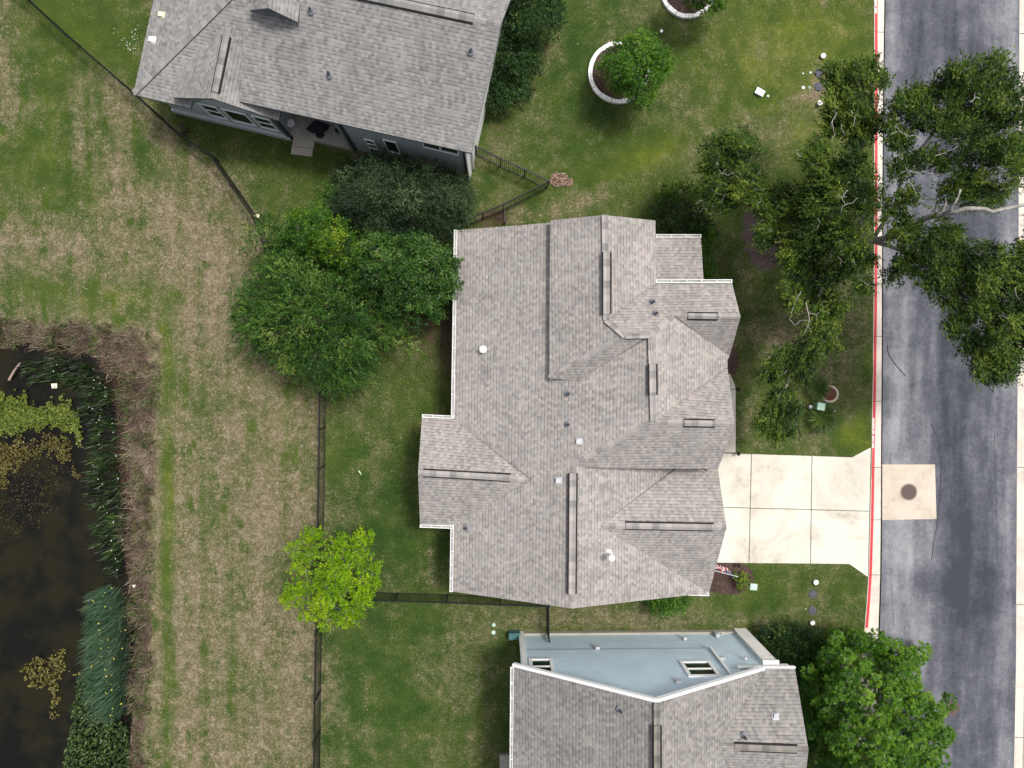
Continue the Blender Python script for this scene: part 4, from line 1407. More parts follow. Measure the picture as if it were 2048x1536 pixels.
def stone_ring(cx, cy, rpx, label, n, seed, w=.2):
    rr = random.Random(seed)
    c = P(cx, cy, 0)
    R = rpx/40.3
    t = empty('tree_ring', c)
    tag(t, label, 'stone ring')
    ang = 0.0
    cuts = [0]
    while cuts[-1] < 2*PI-.15:
        cuts.append(cuts[-1]+rr.uniform(.6, 1.25)*2*PI/n)
    k = 2*PI/cuts[-1]
    cuts = [x*k for x in cuts]
    for a0, a1 in zip(cuts[:-1], cuts[1:]):
        b = MB()
        g = .012/R
        m = 4
        hh = .16+rr.uniform(-.015, .015)
        ri, ro = R-w/2+rr.uniform(-.015, .015), R+w/2+rr.uniform(-.015, .015)
        A = [a0+g+(a1-a0-2*g)*i/m for i in range(m+1)]
        top = [c+Vector((ro*math.cos(a), ro*math.sin(a), hh)) for a in A]+[c+Vector((ri*math.cos(a), ri*math.sin(a), hh)) for a in A[::-1]]
        b.slab(top, hh+.05)
        b.build('stone', M['stone_white'], t)
    b = MB(); b.lathe(c, [(R-w/2+.03, -.05), (R-w/2+.02, .07), (R*.5, .12), (.1, .14)], 28)
    b.build('mulch', M['mulch'], t)


stone_ring(1237, 147, 57, 'white stone ring round the bright green young tree on the lawn', 16, 3)
stone_ring(1375, -18, 52, 'white stone ring cut off by the top edge of the photo', 15, 8)
# ring of pale kerb round a red mulch plug in the front lawn
c = P(1658, 788, 0)
t = empty('planter_ring', c); tag(t, 'small round pale ring filled with red mulch in the front lawn', 'planter')
b = MB(); b.lathe(c, [(.44, -.05), (.44, .10), (.41, .125), (.36, .125), (.335, .10), (.335, 0)], 32); b.build('rim', M['concrete_pad'], t)
b = MB(); b.lathe(c, [(.338, -.02), (.336, .07), (.1, .085)], 28); b.build('mulch', M['mulch_red'], t)
# mulch beds
wobbly('mulch_bed', 1455, 1157, 58, 32, M['mulch'], 'brown mulch bed with the flag beside the driveway', 6, amp=.05)
wobbly('mulch_bed', 1456, 722, 22, 34, M['mulch'], 'dark mulch bed at the front wall by the walkway', 9, amp=.05)
wobbly('mulch_bed', 1575, 1300, 62, 46, M['mulch'], 'dark mulch bed with shrubs beside the bottom house', 12)

# ------------------------------------------------------------------ small fittings in the lawn
def cap_thing(px, py, label, r=.125, h=.16, mat='metal_white', group='white round capped pipes'):
    c = P(px, py, 0)
    t = empty('cleanout_cap', c); tag(t, label, 'pipe cap', group)
    b = MB(); b.lathe(c, [(r*.8, -.1), (r*.8, h*.7)], 18); b.build('pipe', M['metal_grey'], t)
    b = MB(); b.lathe(c, [(r*.97, h*.7), (r, h*.78), (r, h*.92), (r*.8, h), (r*.25, h*1.04)], 22); b.build('lid', M[mat], t)


M['white_bright'] = plain('white_bright', (.85, .85, .84), .5, .05)
for x, y, l in ((1644, 114, 'white round pipe cap above the dark meter lids by the road'), (1637, 208, 'white round pipe cap below the dark meter lids by the tree'), (1322, 64, 'small white round cap between the two stone rings'),
                (1629.5, 1163, 'white round pipe cap nearest the driveway in the lower lawn'), (1622.5, 1244, 'white round pipe cap just above the leafy tree at the bottom')):
    cap_thing(x, y, l, .075 if x == 1322 else .125, .12 if x == 1322 else .18, 'white_bright')


M['lid_grey'] = plain('lid_grey', (.07, .07, .085), .7, .2)
M['lid_green'] = plain('lid_green', (.20, .30, .20), .7, .2)
M['lid_teal'] = plain('lid_teal', (.40, .52, .46), .6, .15)
M['lid_mint'] = plain('lid_mint', (.50, .66, .55), .6, .1)
M['lid_dteal'] = plain('lid_dteal', (.05, .13, .13), .6, .15)


def round_lid(px, py, r, mat, label, cat='lid', z=.02, group=None):
    c = P(px, py, z)
    t = empty('round_lid', c); tag(t, label, cat, group)
    b = MB(); b.lathe(c, [(r, -.06), (r, .006), (r*.9, .014), (r*.88, .004)], 24); b.build('rim', mat, t)
    b = MB(); b.lathe(c, [(r*.86, -.06), (r*.86, .010), (r*.6, .018), (r*.15, .02)], 24); b.build('cover', mat, t)


for x, y, l in ((1637.5, 146, 'dark round meter lid below the white cap, the higher of two by the road'), (1637, 173, 'dark round meter lid half under the tree branches near the road'),
                (1626, 1189, 'dark round meter lid in the lower lawn nearer the driveway'), (1625, 1221, 'dark round meter lid in the lower lawn farther from the driveway')):
    round_lid(x, y, .215, M['lid_grey'], l, 'meter lid')
for x, y, r_, m, l in ((1606.5, 175, .085, 'lid_mint', 'small pale green valve lid left of the dark meter lid'), (1619, 175, .085, 'lid_green', 'small dull green valve lid beside the half hidden meter lid'), (1621, 145, .06, 'lid_mint', 'tiny pale green valve lid beside the higher meter lid'),
                      (1606, 147, .045, 'lid_mint', 'tiniest pale valve lid on the lawn by the meter lids'), (1536, 192, .065, 'lid_mint', 'small pale disc beside the white rectangular box'), (1611, 1218, .05, 'lid_green', 'small greenish cap beside the far meter lid in the lower lawn'),
                      (987.5, 1250, .095, 'lid_teal', 'dull teal round lid on the bottom lawn'), (987, 1265, .10, 'lid_mint', 'bright mint round lid on the bottom lawn'), (1652, 858, .04, 'white_bright', 'tiny white cap in the lawn below the spiky plants'), (1669, 822, .04, 'white_bright', 'tiny white cap in the lawn right of the spiky plants')):
    round_lid(x, y, r_, M[m], l, 'valve lid')


def util_box(px, py, sx, sy, h, rz, mat, label, base=None):
    c = P(px, py, 0)
    t = empty('utility_box', c); tag(t, label, 'utility box')
    b = MB(); b.box((c.x, c.y, h/2-.05), (sx, sy, h+.1), rz); b.build('body', base or mat, t)
    b = MB(); b.box((c.x, c.y, h+.015), (sx+.04, sy+.04, .05), rz); b.box((c.x, c.y, h+.045), (sx-.04, sy-.04, .012), rz); b.build('lid', mat, t)


util_box(1518, 186, .40, .26, .12, -.5, M['white_bright'], 'white rectangular box lying in the upper lawn')
M['util_green'] = plain('util_green', (.30, .47, .38), .5, .12)
util_box(1632, 812, .34, .32, .55, -.15, M['util_green'], 'pale green utility box between the spiky plants')
util_box(1506.5, 1173, .32, .28, .04, -.08, M['lid_teal'], 'pale teal irrigation box lid below the mulch bed with the flag')
util_box(1531.5, 1264, .42, .32, .05, .03, M['lid_dteal'], 'dark teal box lid in the mulch by the bottom house')
util_box(1029, 1265.5, .55, .28, .5, .03, M['lid_dteal'], 'dark teal box at the corner of the blue grey house')
util_box(1617, 813, .12, .12, .25, 0, M['metal_grey'], 'small grey box left of the pale green utility box')

# patio furniture of the grey house
c = P(588, 254, .42)
t = empty('side_table', c); tag(t, 'small round pale table on the patio of the grey house', 'table')
b = MB(); b.lathe(c, [(.18, .52), (.19, .54), (.19, .56)], 24); b.build('tabletop', M['metal_white'], t)
for k in range(3):
    a = 2*PI*k/3+.4
    b = MB(); b.tube([c+Vector((.06*math.cos(a), .06*math.sin(a), .53)), c+Vector((.2*math.cos(a), .2*math.sin(a), 0))], .014); b.build('leg', M['metal_white'], t)
c = P(640, 263, .42)
t = empty('patio_umbrella', c); tag(t, 'closed dark umbrella lying over the patio', 'umbrella')
M['dark_cloth'] = plain('dark_cloth', (.012, .013, .02), .85, .3)
b = MB()
for k in range(7):
    a0, a1 = -1.0+k*.33, -1.0+(k+1)*.33
    z = .55+.06*(k % 2)
    b.face([c+Vector((0, .25, .9)), c+Vector((.65*math.sin(a0), -.55*math.cos(a0)+.25, z)), c+Vector((.65*math.sin(a1), -.55*math.cos(a1)+.25, .55+.06*((k+1) % 2)))])
b.build('canopy', M['dark_cloth'], t)
b = MB(); b.tube([c+Vector((0, .25, .9)), c+Vector((0, -.15, 0))], .02); b.lathe(c+Vector((0, -.15, 0)), [(.2, 0), (.2, .05), (.05, .08)], 16); b.build('stand', M['black_metal'], t)
c = P(676, 264, .42)
t = empty('lantern', c); tag(t, 'small dark lantern at the right end of the patio', 'lantern')
b = MB(); b.lathe(c, [(.09, 0), (.09, .04), (.07, .06)], 8); b.lathe(c, [(.07, .3), (.1, .32), (.02, .4)], 8); b.build('frame', M['black_metal'], t)
b = MB(); b.lathe(c, [(.065, .06), (.065, .3)], 8); b.build('glass', M['glass'], t)

# flag on a short pole beside the driveway
def mk_flag():
    t = NT('flag_cloth')
    sp = t.n('ShaderNodeSeparateXYZ'); t.set(sp.inputs[0], t.n('ShaderNodeUVMap').outputs[0])
    st = t.math('GREATER_THAN', t.math('FRACT', t.math('MULTIPLY', sp.outputs[1], 6.5)), .5)
    c = t.mix(st, (.42, .022, .035), (.74, .74, .74))
    can = t.math('MULTIPLY', t.math('LESS_THAN', sp.outputs[0], .4), t.math('GREATER_THAN', sp.outputs[1], .46))
    cu = t.math('FRACT', t.math('MULTIPLY', sp.outputs[0], 15)); cv = t.math('FRACT', t.math('MULTIPLY', sp.outputs[1], 9.26))
    star = t.math('LESS_THAN', t.math('ADD', t.math('POWER', t.math('SUBTRACT', cu, .5), 2.0), t.math('POWER', t.math('SUBTRACT', cv, .5), 2.0)), .06)
    c2 = t.mix(star, (.018, .025, .10), (.75, .75, .75))
    return t.done(t.mix(can, c, c2), .8)


M['flag'] = mk_flag()
p0, p1 = P(1425, 1140, 2.0), P(1474, 1153, 2.75)
p0 = Vector((P(1425, 1140, 2.0).x, P(1425, 1140, 2.0).y, 2.0))
t = empty('flag', p0); tag(t, 'striped flag with a blue starred corner hanging over the mulch bed', 'flag')
b = MB(); b.tube([p0, p1], .016, 8); b.lathe(p1, [(.01, -.02), (.03, .0), (.03, .02), (.005, .05)], 10); b.build('pole', M['white_trim'], t)
b = MB()
dpole = (p0-p1)
NU, NV = 14, 10
grid = [[None]*(NV+1) for _ in range(NU+1)]
for i in range(NU+1):
    for j in range(NV+1):
        u, v = i/NU, j/NV
        top = p1+dpole*(.05+.62*(1-v))
        drop = u*1.05
        wv = .07*math.sin(u*9+v*4)+.05*math.sin(v*11)
        grid[i][j] = top+Vector((-.28*u+wv*.5, .22*u+wv, -drop*.75))
for i in range(NU):
    for j in range(NV):
        b.face([grid[i][j], grid[i+1][j], grid[i+1][j+1], grid[i][j+1]], 0, [(i/NU, j/NV), ((i+1)/NU, j/NV), ((i+1)/NU, (j+1)/NV), (i/NU, (j+1)/NV)])
b.build('cloth', M['flag'], t, True)

# path light and other small dark items
for x, y, l in ((1472, 906, 'small black path light at the corner of walkway and driveway'), (1471, 778, 'small black path light beside the front walkway'), (1473, 1127, 'small black and white path light in the mulch bed by the driveway')):
    c = P(x, y, 0)
    t = empty('path_light', c); tag(t, l, 'garden light')
    b = MB(); b.tube([c-Vector((0, 0, .05)), c+Vector((0, 0, .38))], .018); b.build('stake', M['black_metal'], t)
    b = MB(); b.lathe(c, [(.05, .30), (.05, .38), (.095, .39), (.06, .43), (.02, .45)], 14); b.build('lamp_head', M['black_metal'], t)
for x, y, l in ((832, 1055, 'small black hoop on the lawn nearer the gutter corner'), (833, 1069, 'small black hoop on the lawn farther from the gutter')):
    c = P(x, y, .02)
    b = MB(); b.tube([c+Vector((.065*math.cos(a), .065*math.sin(a), .01)) for a in np.linspace(.6, 5.6, 12)], .012); tag(b.build('hoop', M['black_metal']), l, 'hoop')
c = P(720, 945, .03)
b = MB(); b.tube([c+Vector((-.06, .1, 0)), c+Vector((-.01, .03, .03)), c+Vector((.02, -.03, .01)), c+Vector((.08, -.13, 0))], [.02, .035, .03, .012])
M['pale_green'] = plain('pale_green', (.45, .62, .35), .6)
tag(b.build('dog_toy', M['pale_green']), 'thin pale green toy lying on the back lawn', 'toy')
c = P(517, 433, .05)
M['cream'] = plain('cream', (.62, .56, .42), .8, .2)
b = MB(); b.box((c.x, c.y, .09), (.18, .13, .2), -.5); b.box((c.x+.07, c.y+.09, .06), (.09, .08, .12), .3); tag(b.build('stone_block', M['cream']), 'small cream stone block at the foot of the black fence', 'stone')
c = P(368, 268, 0)
M['twig_purple'] = plain('twig_purple', (.045, .032, .045), .9, .3)
# meter and pipes on the blue grey house
c = P(1427, 1266, 0)
t = empty('gas_meter', c); tag(t, 'pale grey meter with pipes at the blue grey wall', 'meter')
b = MB(); b.box((c.x-.03, c.y+.16, .62), (.2, .16, .3)); b.lathe(c+Vector((-.03, .16, .77)), [(.09, 0), (.09, .05), (.03, .07)], 14); b.build('body', M['metal_grey'], t)
b = MB(); b.tube([c+Vector((-.16, .05, -.05)), c+Vector((-.16, .16, .6)), c+Vector((-.1, .16, .65))], .022); b.tube([c+Vector((.1, .16, .65)), c+Vector((.28, .12, .5)), c+Vector((.3, .05, -.05))], .022); b.tube([c+Vector((-.16, .05, .5)), c+Vector((-.14, .02, 1.7))], .02); b.build('pipe', M['metal_grey'], t)
b = MB(); b.tube([P(x, y, .08) for x, y in [(1490, 1266), (1500, 1258), (1513, 1253), (1530, 1251), (1545, 1252), (1560, 1256)]], .028)
tag(b.build('bed_edging', M['black_metal']), 'black curved edging round the shrub bed at the bottom house', 'edging')
M['hose_white'] = plain('litter', (.8, .8, .76), .6)
for x, y, s_, l in ((109, 772, .26, 'cream paper sheet on the pond plants'), (269, 1172, .15, 'white scrap of litter on the pond bank')):
    c = P(x, y, -.05)
    b = MB(); b.face([c+Vector((-s_/2, -s_/2, 0)), c+Vector((s_/2, -s_/2*.8, .03)), c+Vector((s_/2*.9, s_/2, .0)), c+Vector((-s_/2*1.1, s_/2*.9, .04))]); b.face([c+Vector((-s_/2, -s_/2, -.02)), c+Vector((-s_/2*1.1, s_/2*.9, .02)), c+Vector((s_/2*.9, s_/2, -.02)), c+Vector((s_/2, -s_/2*.8, .01))])
    tag(b.build('paper_scrap', M['hose_white'] if s_ < .2 else M['cream']), l, 'litter')
b = MB(); b.tube([P(18, 760, -.33), P(28, 742, -.2), P(40, 726, -.1)], [.06, .05, .035])
M['bark_pale'] = plain('bark_pale', (.30, .22, .18), .9, .3, 8)
tag(b.build('log', M['bark_pale']), 'bleached branch sticking out of the pond water', 'branch')
# ------------------------------------------------------------------ foliage
def unit(a):
    return a/np.maximum(np.linalg.norm(a, axis=-1, keepdims=True), 1e-9)


def leaves(C, D, N, L, W, fold=0.0):
    """rhombic leaves: centre, direction, normal, length, width"""
    D = unit(D); Sd = unit(np.cross(N, D)); N2 = unit(np.cross(D, Sd))
    L = L[:, None]; W = W[:, None]
    V = np.stack([C-D*L/2, C+Sd*W/2-D*L*.05+N2*W*fold, C+D*L/2, C-Sd*W/2-D*L*.05+N2*W*fold], 1)
    return V


def clump_leaves(cl, centre, kind, rng):
    """cl: (x,y,z,r,tone) of one foliage mass; returns leaf quads and tones"""
    x, y, z, r, tone = cl
    c = np.array([x, y, z])
    k = KINDS[kind]
    ns = int(k['dens']*r*r)
    if ns < 3: ns = 3
    d = rng.normal(size=(ns, 3)); d[:, 2] = np.abs(d[:, 2])*1.0-.35*rng.random(ns)
    d = unit(d)
    rad = r*(1.0-(.62 if kind != 'rosette' else .3)*rng.random(ns)**1.7)
    rz = k.get('flat', .75)
    base = c+d*rad[:, None]*np.array([1, 1, rz])
    out = base-centre; out[:, 2] *= .25
    out = unit(out)
    m = k['m']
    sd = unit(out*k['out']+d*k['rad']+np.array([0, 0, -1.0])*k['droop']+rng.normal(size=(ns, 3))*k['rand'])
    tn = tone+rng.normal(size=ns)*k['tvar']
    if kind == 'rosette':
        ax = unit(d*.6+np.array([0, 0, 1.0])+rng.normal(size=(ns, 3))*.35)
        e1 = unit(np.cross(ax, rng.normal(size=(ns, 3)))); e2 = np.cross(ax, e1)
        a = np.arange(m)/m*2*PI
        a = a[None, :]+rng.normal(size=(ns, m))*.25
        dirs = e1[:, None, :]*np.cos(a)[..., None]+e2[:, None, :]*np.sin(a)[..., None]+ax[:, None, :]*rng.uniform(-.45, .35, (ns, m))[..., None]
        L = k['L']*rng.uniform(.7, 1.2, (ns, m))
        C = base[:, None, :]+unit(dirs)*L[..., None]*.55
        N = ax[:, None, :]+rng.normal(size=(ns, m, 3))*.25
        W = L*k['wr']
        T = tn[:, None]+rng.normal(size=(ns, m))*.08
    else:
        t = rng.random((ns, m))
        ln = k['len']*rng.uniform(.6, 1.3, ns)
        curve = (t**2)[..., None]*np.array([0, 0, -1.0])*k['droop']*.5*ln[:, None, None]
        C = base[:, None, :]+sd[:, None, :]*(t*ln[:, None])[..., None]+curve+rng.normal(size=(ns, m, 3))*k['spread']
        dirs = sd[:, None, :]+rng.normal(size=(ns, m, 3))*k['splay']
        N = np.array([0, 0, 1.0])*k['up']+d[:, None, :]*.5+rng.normal(size=(ns, m, 3))*k['nrand']
        L = k['L']*rng.uniform(.6, 1.3, (ns, m))
        W = L*k['wr']*rng.uniform(.8, 1.2, (ns, m))
        T = tn[:, None]+rng.normal(size=(ns, m))*.09
    f = lambda q: q.reshape(-1, 3)
    V = leaves(f(C), f(dirs), f(N), L.ravel(), W.ravel(), .12)
    return V, T.ravel()


KINDS = {
    'feather': dict(dens=170, m=15, out=.6, rad=.45, droop=.25, rand=.42, tvar=.18, len=.52, spread=.03, splay=.40, up=1.0, nrand=.45, L=.105, wr=.38, flat=.75),
    'oak': dict(dens=330, m=14, out=1.0, rad=.35, droop=.18, rand=.36, tvar=.19, len=.52, spread=.035, splay=.42, up=1.0, nrand=.45, L=.110, wr=.42, flat=.6),
    'broad': dict(dens=210, m=12, out=.3, rad=.7, droop=.15, rand=.5, tvar=.15, len=.26, spread=.055, splay=.9, up=1.0, nrand=.45, L=.095, wr=.62, flat=.75),
    'fine': dict(dens=190, m=12, out=.5, rad=.6, droop=.15, rand=.6, tvar=.12, len=.38, spread=.05, splay=.6, up=.8, nrand=.6, L=.10, wr=.42, flat=.75),
    'star': dict(dens=200, m=10, out=.2, rad=.6, droop=.0, rand=.6, tvar=.15, len=.14, spread=.05, splay=1.1, up=1.1, nrand=.4, L=.090, wr=.62, flat=.6),
    'rosette': dict(dens=230, m=10, out=0, rad=0, droop=0, rand=0, tvar=.13, L=.108, wr=.46, flat=.75),
}


def fill(poly, step, h0, h1, r, tone=.5, seed=0, tv=.12, dome=.5, under=0, shrink=0):
    """foliage masses spread through a picture outline, domed between heights h0 (rim) and h1 (top)"""
    rng = np.random.default_rng(seed)
    xs = [p[0] for p in poly]; ys = [p[1] for p in poly]
    pts = []
    for _ in range(4000):
        x, y = rng.uniform(min(xs), max(xs)), rng.uniform(min(ys), max(ys))
        if not inside(np.array([x]), np.array([y]), poly)[0]: continue
        if shrink and seg_dist(np.array([x]), np.array([y]), poly)[0] < shrink: continue
        if all((x-a)**2+(y-b)**2 > step*step for a, b in pts): pts.append((x, y))
    A = np.array(pts)
    d = seg_dist(A[:, 0], A[:, 1], poly)-shrink
    dm = d.max()
    out = []
    for (x, y), dd in zip(pts, d):
        h = h0+(h1-h0)*min(1, dd/dm)**dome+rng.normal()*(h1-h0)*.17
        rr = r*rng.uniform(.75, 1.25)
        p = P(x, y, h)
        out.append((p.x, p.y, p.z, rr, tone+rng.normal()*tv))
        for un in (under if hasattr(under, '__len__') else ([under] if under else [])):
            q = P(x+rng.normal()*step*.35, y+rng.normal()*step*.35, max(.3, h-un))
            out.append((q.x, q.y, q.z, rr*1.15, tone+rng.normal()*tv))
    return out


def from_px(lst, tone=.5, seed=0, tv=.13, split=0):
    rng = np.random.default_rng(seed)
    out = []
    for x, y, h, rp in lst:
        p = P(x, y, h)
        R = rp/scale_at(h)
        t0 = tone+rng.normal()*tv
        if not split:
            out.append((p.x, p.y, p.z, R, t0)); continue
        for k in range(split):
            a = 2*PI*(k+rng.random()*.8)/split
            o = R*rng.uniform(.25, .85)
            out.append((p.x+o*math.cos(a), p.y+o*math.sin(a), p.z+rng.normal()*R*.5, R*rng.uniform(.26, .50), t0+rng.normal()*tv))
    return out


def limb(a, b, seed, n=6, wob_=.12, sag=.25):
    rr = random.Random(seed)
    a, b = Vector(a), Vector(b)
    L = (b-a).length
    pts = []
    for k in range(n+1):
        t = k/n
        p = a.lerp(b, t)
        p.z += math.sin(t*PI)*L*sag*.5
        if 0 < k < n: p += Vector((rr.uniform(-1, 1), rr.uniform(-1, 1), rr.uniform(-1, 1)))*wob_*L*.35
        pts.append(p)
    return pts


def tree(name, label, cat, base, clumps, kind, leaf, bark, trunk_r=.14, fork=None, skeleton=None, seed=1, group=None, centre=None, twigs=2, extra=None, bare=None):
    rng = np.random.default_rng(seed)
    b0 = P(*base)
    b0.z = 0
    t = empty(name, b0); tag(t, label, cat, group)
    A = np.array([c[:3] for c in clumps])
    cen = A.mean(0) if centre is None else np.array(P(*centre))
    cen = np.array([cen[0], cen[1], A[:, 2].min()])
    Vs, Ts = [], []
    for c in clumps:
        V, T = clump_leaves(c, cen, kind, rng); Vs.append(V); Ts.append(T)
    if extra:
        for cl, kd in extra:
            for c in cl:
                V, T = clump_leaves(c, cen, kd, rng); Vs.append(V); Ts.append(T)
    quads_mesh('crown', np.concatenate(Vs), np.clip(np.concatenate(Ts), 0, 1), leaf, t)
    mb = MB()
    nodes = []
    top = A[:, 2].max()
    if skeleton is None:
        fk = Vector((b0.x*.75+cen[0]*.25, b0.y*.75+cen[1]*.25, max(.4, A[:, 2].min()*.55))) if fork is None else Vector(P(*fk0)) if False else fork
        path = [b0+Vector((0, 0, -.15)), b0.lerp(fk, .4)+Vector((.03, -.02, 0)), fk]
        mb.tube(path, [trunk_r*1.35, trunk_r*1.05, trunk_r*.9], 8)
        nodes.append((fk, trunk_r*.8))
    else:
        for pts, r0, r1 in skeleton:
            q = [Vector(p) for p in pts]
            dq = []
            for a, c in zip(q[:-1], q[1:]):
                for s_ in range(3): dq.append(a.lerp(c, s_/3)+Vector((rng.normal(), rng.normal(), rng.normal()))*.035*(s_ > 0))
            dq.append(q[-1])
            rad = [r0+(r1-r0)*i/(len(dq)-1) for i in range(len(dq))]
            mb.tube(dq, rad, 9)
            nodes += [(p, rr_) for p, rr_ in zip(dq[2:], rad[2:])]
    order = sorted(range(len(clumps)), key=lambda i: (Vector(clumps[i][:3])-nodes[0][0]).length)
    for i in order:
        c = Vector(clumps[i][:3]); c.z -= clumps[i][3]*.35
        best = min(nodes, key=lambda nd: (nd[0]-c).length+(.4 if nd[1] < .02 else 0)+max(0, nd[0].z-c.z)*.5)
        L = (best[0]-c).length
        if L < .05: continue
        r0 = min(best[1]*.62, .035+.02*L)
        pts = limb(best[0], c, seed*100+i)
        rad = [r0+(max(.011, r0*.3)-r0)*k/(len(pts)-1) for k in range(len(pts))]
        mb.tube(pts, rad, 5)
        nodes += [(pts[3], rad[3]), (pts[-1], rad[-1])]
        for q in range(twigs):
            dv = Vector(rng.normal(size=3)); dv.z = abs(dv.z)*.5
            dv.normalize()
            mb.tube([pts[-1], pts[-1]+dv*clumps[i][3]*.5+Vector((0, 0, .03)), pts[-1]+dv*clumps[i][3]*.95], [.014, .010, .005], 4)
    mb.build('trunk', bark, t, True)
    if bare:
        for pts, r0, r1 in bare:
            q = [P(x, y, z-.1) for x, y, z in pts]
            jit = [q[0]]
            for a, c in zip(q[:-1], q[1:]):
                L = (c-a).length
                for s_ in (.33, .66): jit.append(a.lerp(c, s_)+Vector(rng.normal(size=3))*L*.07)
                jit.append(c)
            rad = [(r0+(r1-r0)*k/(len(jit)-1))*.58 for k in range(len(jit))]
            bb = MB(); bb.tube(jit, rad, 5)
            bb.build('bare_branch', M['twig_pale'], t, True)
    return t


M['bark_grey'] = plain('bark_grey', (.20, .18, .165), .9, .3, 7)
M['bark_dark'] = plain('bark_dark', (.07, .055, .045), .9, .35, 7)
M['bark_oak'] = plain('bark_oak', (.30, .28, .255), .9, .35, 6)
M['twig_pale'] = plain('twig_pale', (.38, .36, .33), .85, .15)
M['leaf_yellow'] = leafmat('leaf_yellow', [(0, (.050, .110, .003)), (.4, (.112, .235, .004)), (.7, (.190, .335, .006)), (1, (.30, .42, .010))], .5, .3)
M['leaf_feather'] = leafmat('leaf_feather', [(0, (.009, .032, .005)), (.4, (.028, .078, .010)), (.75, (.066, .138, .018)), (1, (.155, .220, .048))], .5, .2)
M['leaf_broad'] = leafmat('leaf_broad', [(0, (.009, .029, .005)), (.4, (.026, .072, .011)), (.75, (.056, .124, .018)), (1, (.13, .20, .055))], .38, .2)
M['leaf_lime'] = leafmat('leaf_lime', [(0, (.014, .050, .005)), (.4, (.036, .104, .008)), (.75, (.080, .165, .010)), (1, (.19, .26, .018))], .5, .28)
M['leaf_dark'] = leafmat('leaf_dark', [(0, (.010, .024, .011)), (.4, (.023, .047, .019)), (.75, (.042, .074, .028)), (1, (.088, .125, .055))], .55, .15)
M['leaf_bush'] = leafmat('leaf_bush', [(0, (.007, .022, .006)), (.4, (.017, .046, .010)), (.75, (.036, .080, .015)), (1, (.085, .13, .03))], .5, .15)
M['leaf_young'] = leafmat('leaf_young', [(0, (.018, .062, .006)), (.4, (.042, .118, .009)), (.75, (.085, .185, .014)), (1, (.16, .27, .03))], .5, .28)
M['leaf_oak'] = leafmat('leaf_oak', [(0, (.010, .026, .004)), (.4, (.032, .072, .008)), (.75, (.075, .128, .012)), (1, (.160, .205, .030))], .5, .22)
M['leaf_rosette'] = leafmat('leaf_rosette', [(0, (.013, .048, .004)), (.4, (.044, .118, .008)), (.75, (.096, .196, .012)), (1, (.175, .275, .026))], .36, .25)
M['leaf_bright'] = leafmat('leaf_bright', [(0, (.013, .050, .005)), (.4, (.035, .105, .008)), (.75, (.07, .17, .012)), (1, (.13, .24, .03))], .45, .25)

# --- yellow green round tree on the fence
YT = [(590, 1090), (632, 1060), (642, 1072), (700, 1075), (728, 1056), (742, 1070), (744, 1110), (764, 1132), (752, 1150), (758, 1165), (738, 1178), (745, 1200), (722, 1215), (712, 1248), (692, 1240), (676, 1252), (655, 1258), (640, 1246),
      (598, 1240), (590, 1210), (566, 1190), (580, 1160), (575, 1140)]
cl = fill(YT, 16, 2.7, 4.3, .23, .56, 3, .14, .6, .5)
tree('shade_tree', 'round yellow green tree standing over the corner of the black fences', 'tree', (668, 1150, 0), cl, 'star', M['leaf_yellow'], M['bark_grey'], .11, seed=4)

# --- the cluster by the pond side fence
FT = [(545, 480), (600, 470), (660, 520), (720, 560), (780, 600), (815, 640), (800, 680), (760, 700), (755, 740), (720, 745), (700, 765), (665, 785), (640, 770), (590, 745), (540, 715), (505, 690), (490, 640), (488, 590), (500, 560), (530, 520)]
cl = fill(FT, 27, 3.2, 6.2, .42, .50, 6, .18, .7, (1.0, 1.9), 17)
cl += from_px([(520, 470, 3.2, 22), (545, 455, 3.2, 18), (510, 500, 3.0, 18), (482, 585, 3.2, 16), (478, 622, 3.3, 15), (488, 668, 3.3, 18), (818, 648, 4.2, 16), (672, 776, 3.5, 18), (640, 760, 3.6, 16), (812, 690, 3.4, 12)], .5, 3)
tree('feathery_tree', 'big green tree with feathery drooping sprays between the field and the tan house', 'tree', (655, 620, 0), cl, 'feather', M['leaf_feather'], M['bark_dark'], .17, seed=7,
     bare=[([(790, 626, 3.0), (805, 620, 3.3), (820, 611, 3.6), (832, 607, 3.8)], .06, .035)])
LT = [(585, 440), (620, 425), (645, 418), (665, 440), (690, 450), (705, 470), (712, 500), (700, 525), (680, 520), (650, 510), (620, 505), (590, 500), (575, 475)]
cl = fill(LT, 17, 4.4, 5.7, .30, .40, 9, .20, .6, .7, 6)
tree('lime_tree', 'yellowish green tree top rising out of the feathery green trees', 'tree', (668, 520, 0), cl, 'broad', M['leaf_lime'], M['bark_grey'], .12, seed=10)
BT = [(715, 480), (760, 465), (800, 470), (850, 475), (880, 490), (905, 520), (912, 560), (905, 590), (880, 605), (875, 630), (850, 640), (835, 620), (800, 612), (765, 620), (735, 590), (715, 560), (705, 520)]
cl = fill(BT, 20, 3.6, 5.6, .32, .48, 11, .17, .6, (.9, 1.7), 9)
cl += from_px([(908, 545, 3.9, 11), (903, 575, 3.8, 11), (868, 630, 3.5, 12), (915, 520, 4.0, 7)], .55, 5)
tree('leafy_tree', 'broad leaved dark green tree touching the roof gutter of the tan house', 'tree', (815, 560, 0), cl, 'broad', M['leaf_broad'], M['bark_grey'], .12, seed=12)
DT = [(660, 400), (680, 350), (720, 325), (760, 305), (800, 310), (850, 320), (890, 330), (930, 350), (940, 400), (935, 440), (912, 458), (900, 475), (850, 470), (790, 470), (730, 465), (690, 445), (655, 425)]
cl = fill(DT, 23, 2.4, 4.6, .38, .46, 13, .18, .7, (.9, 1.6), 10)
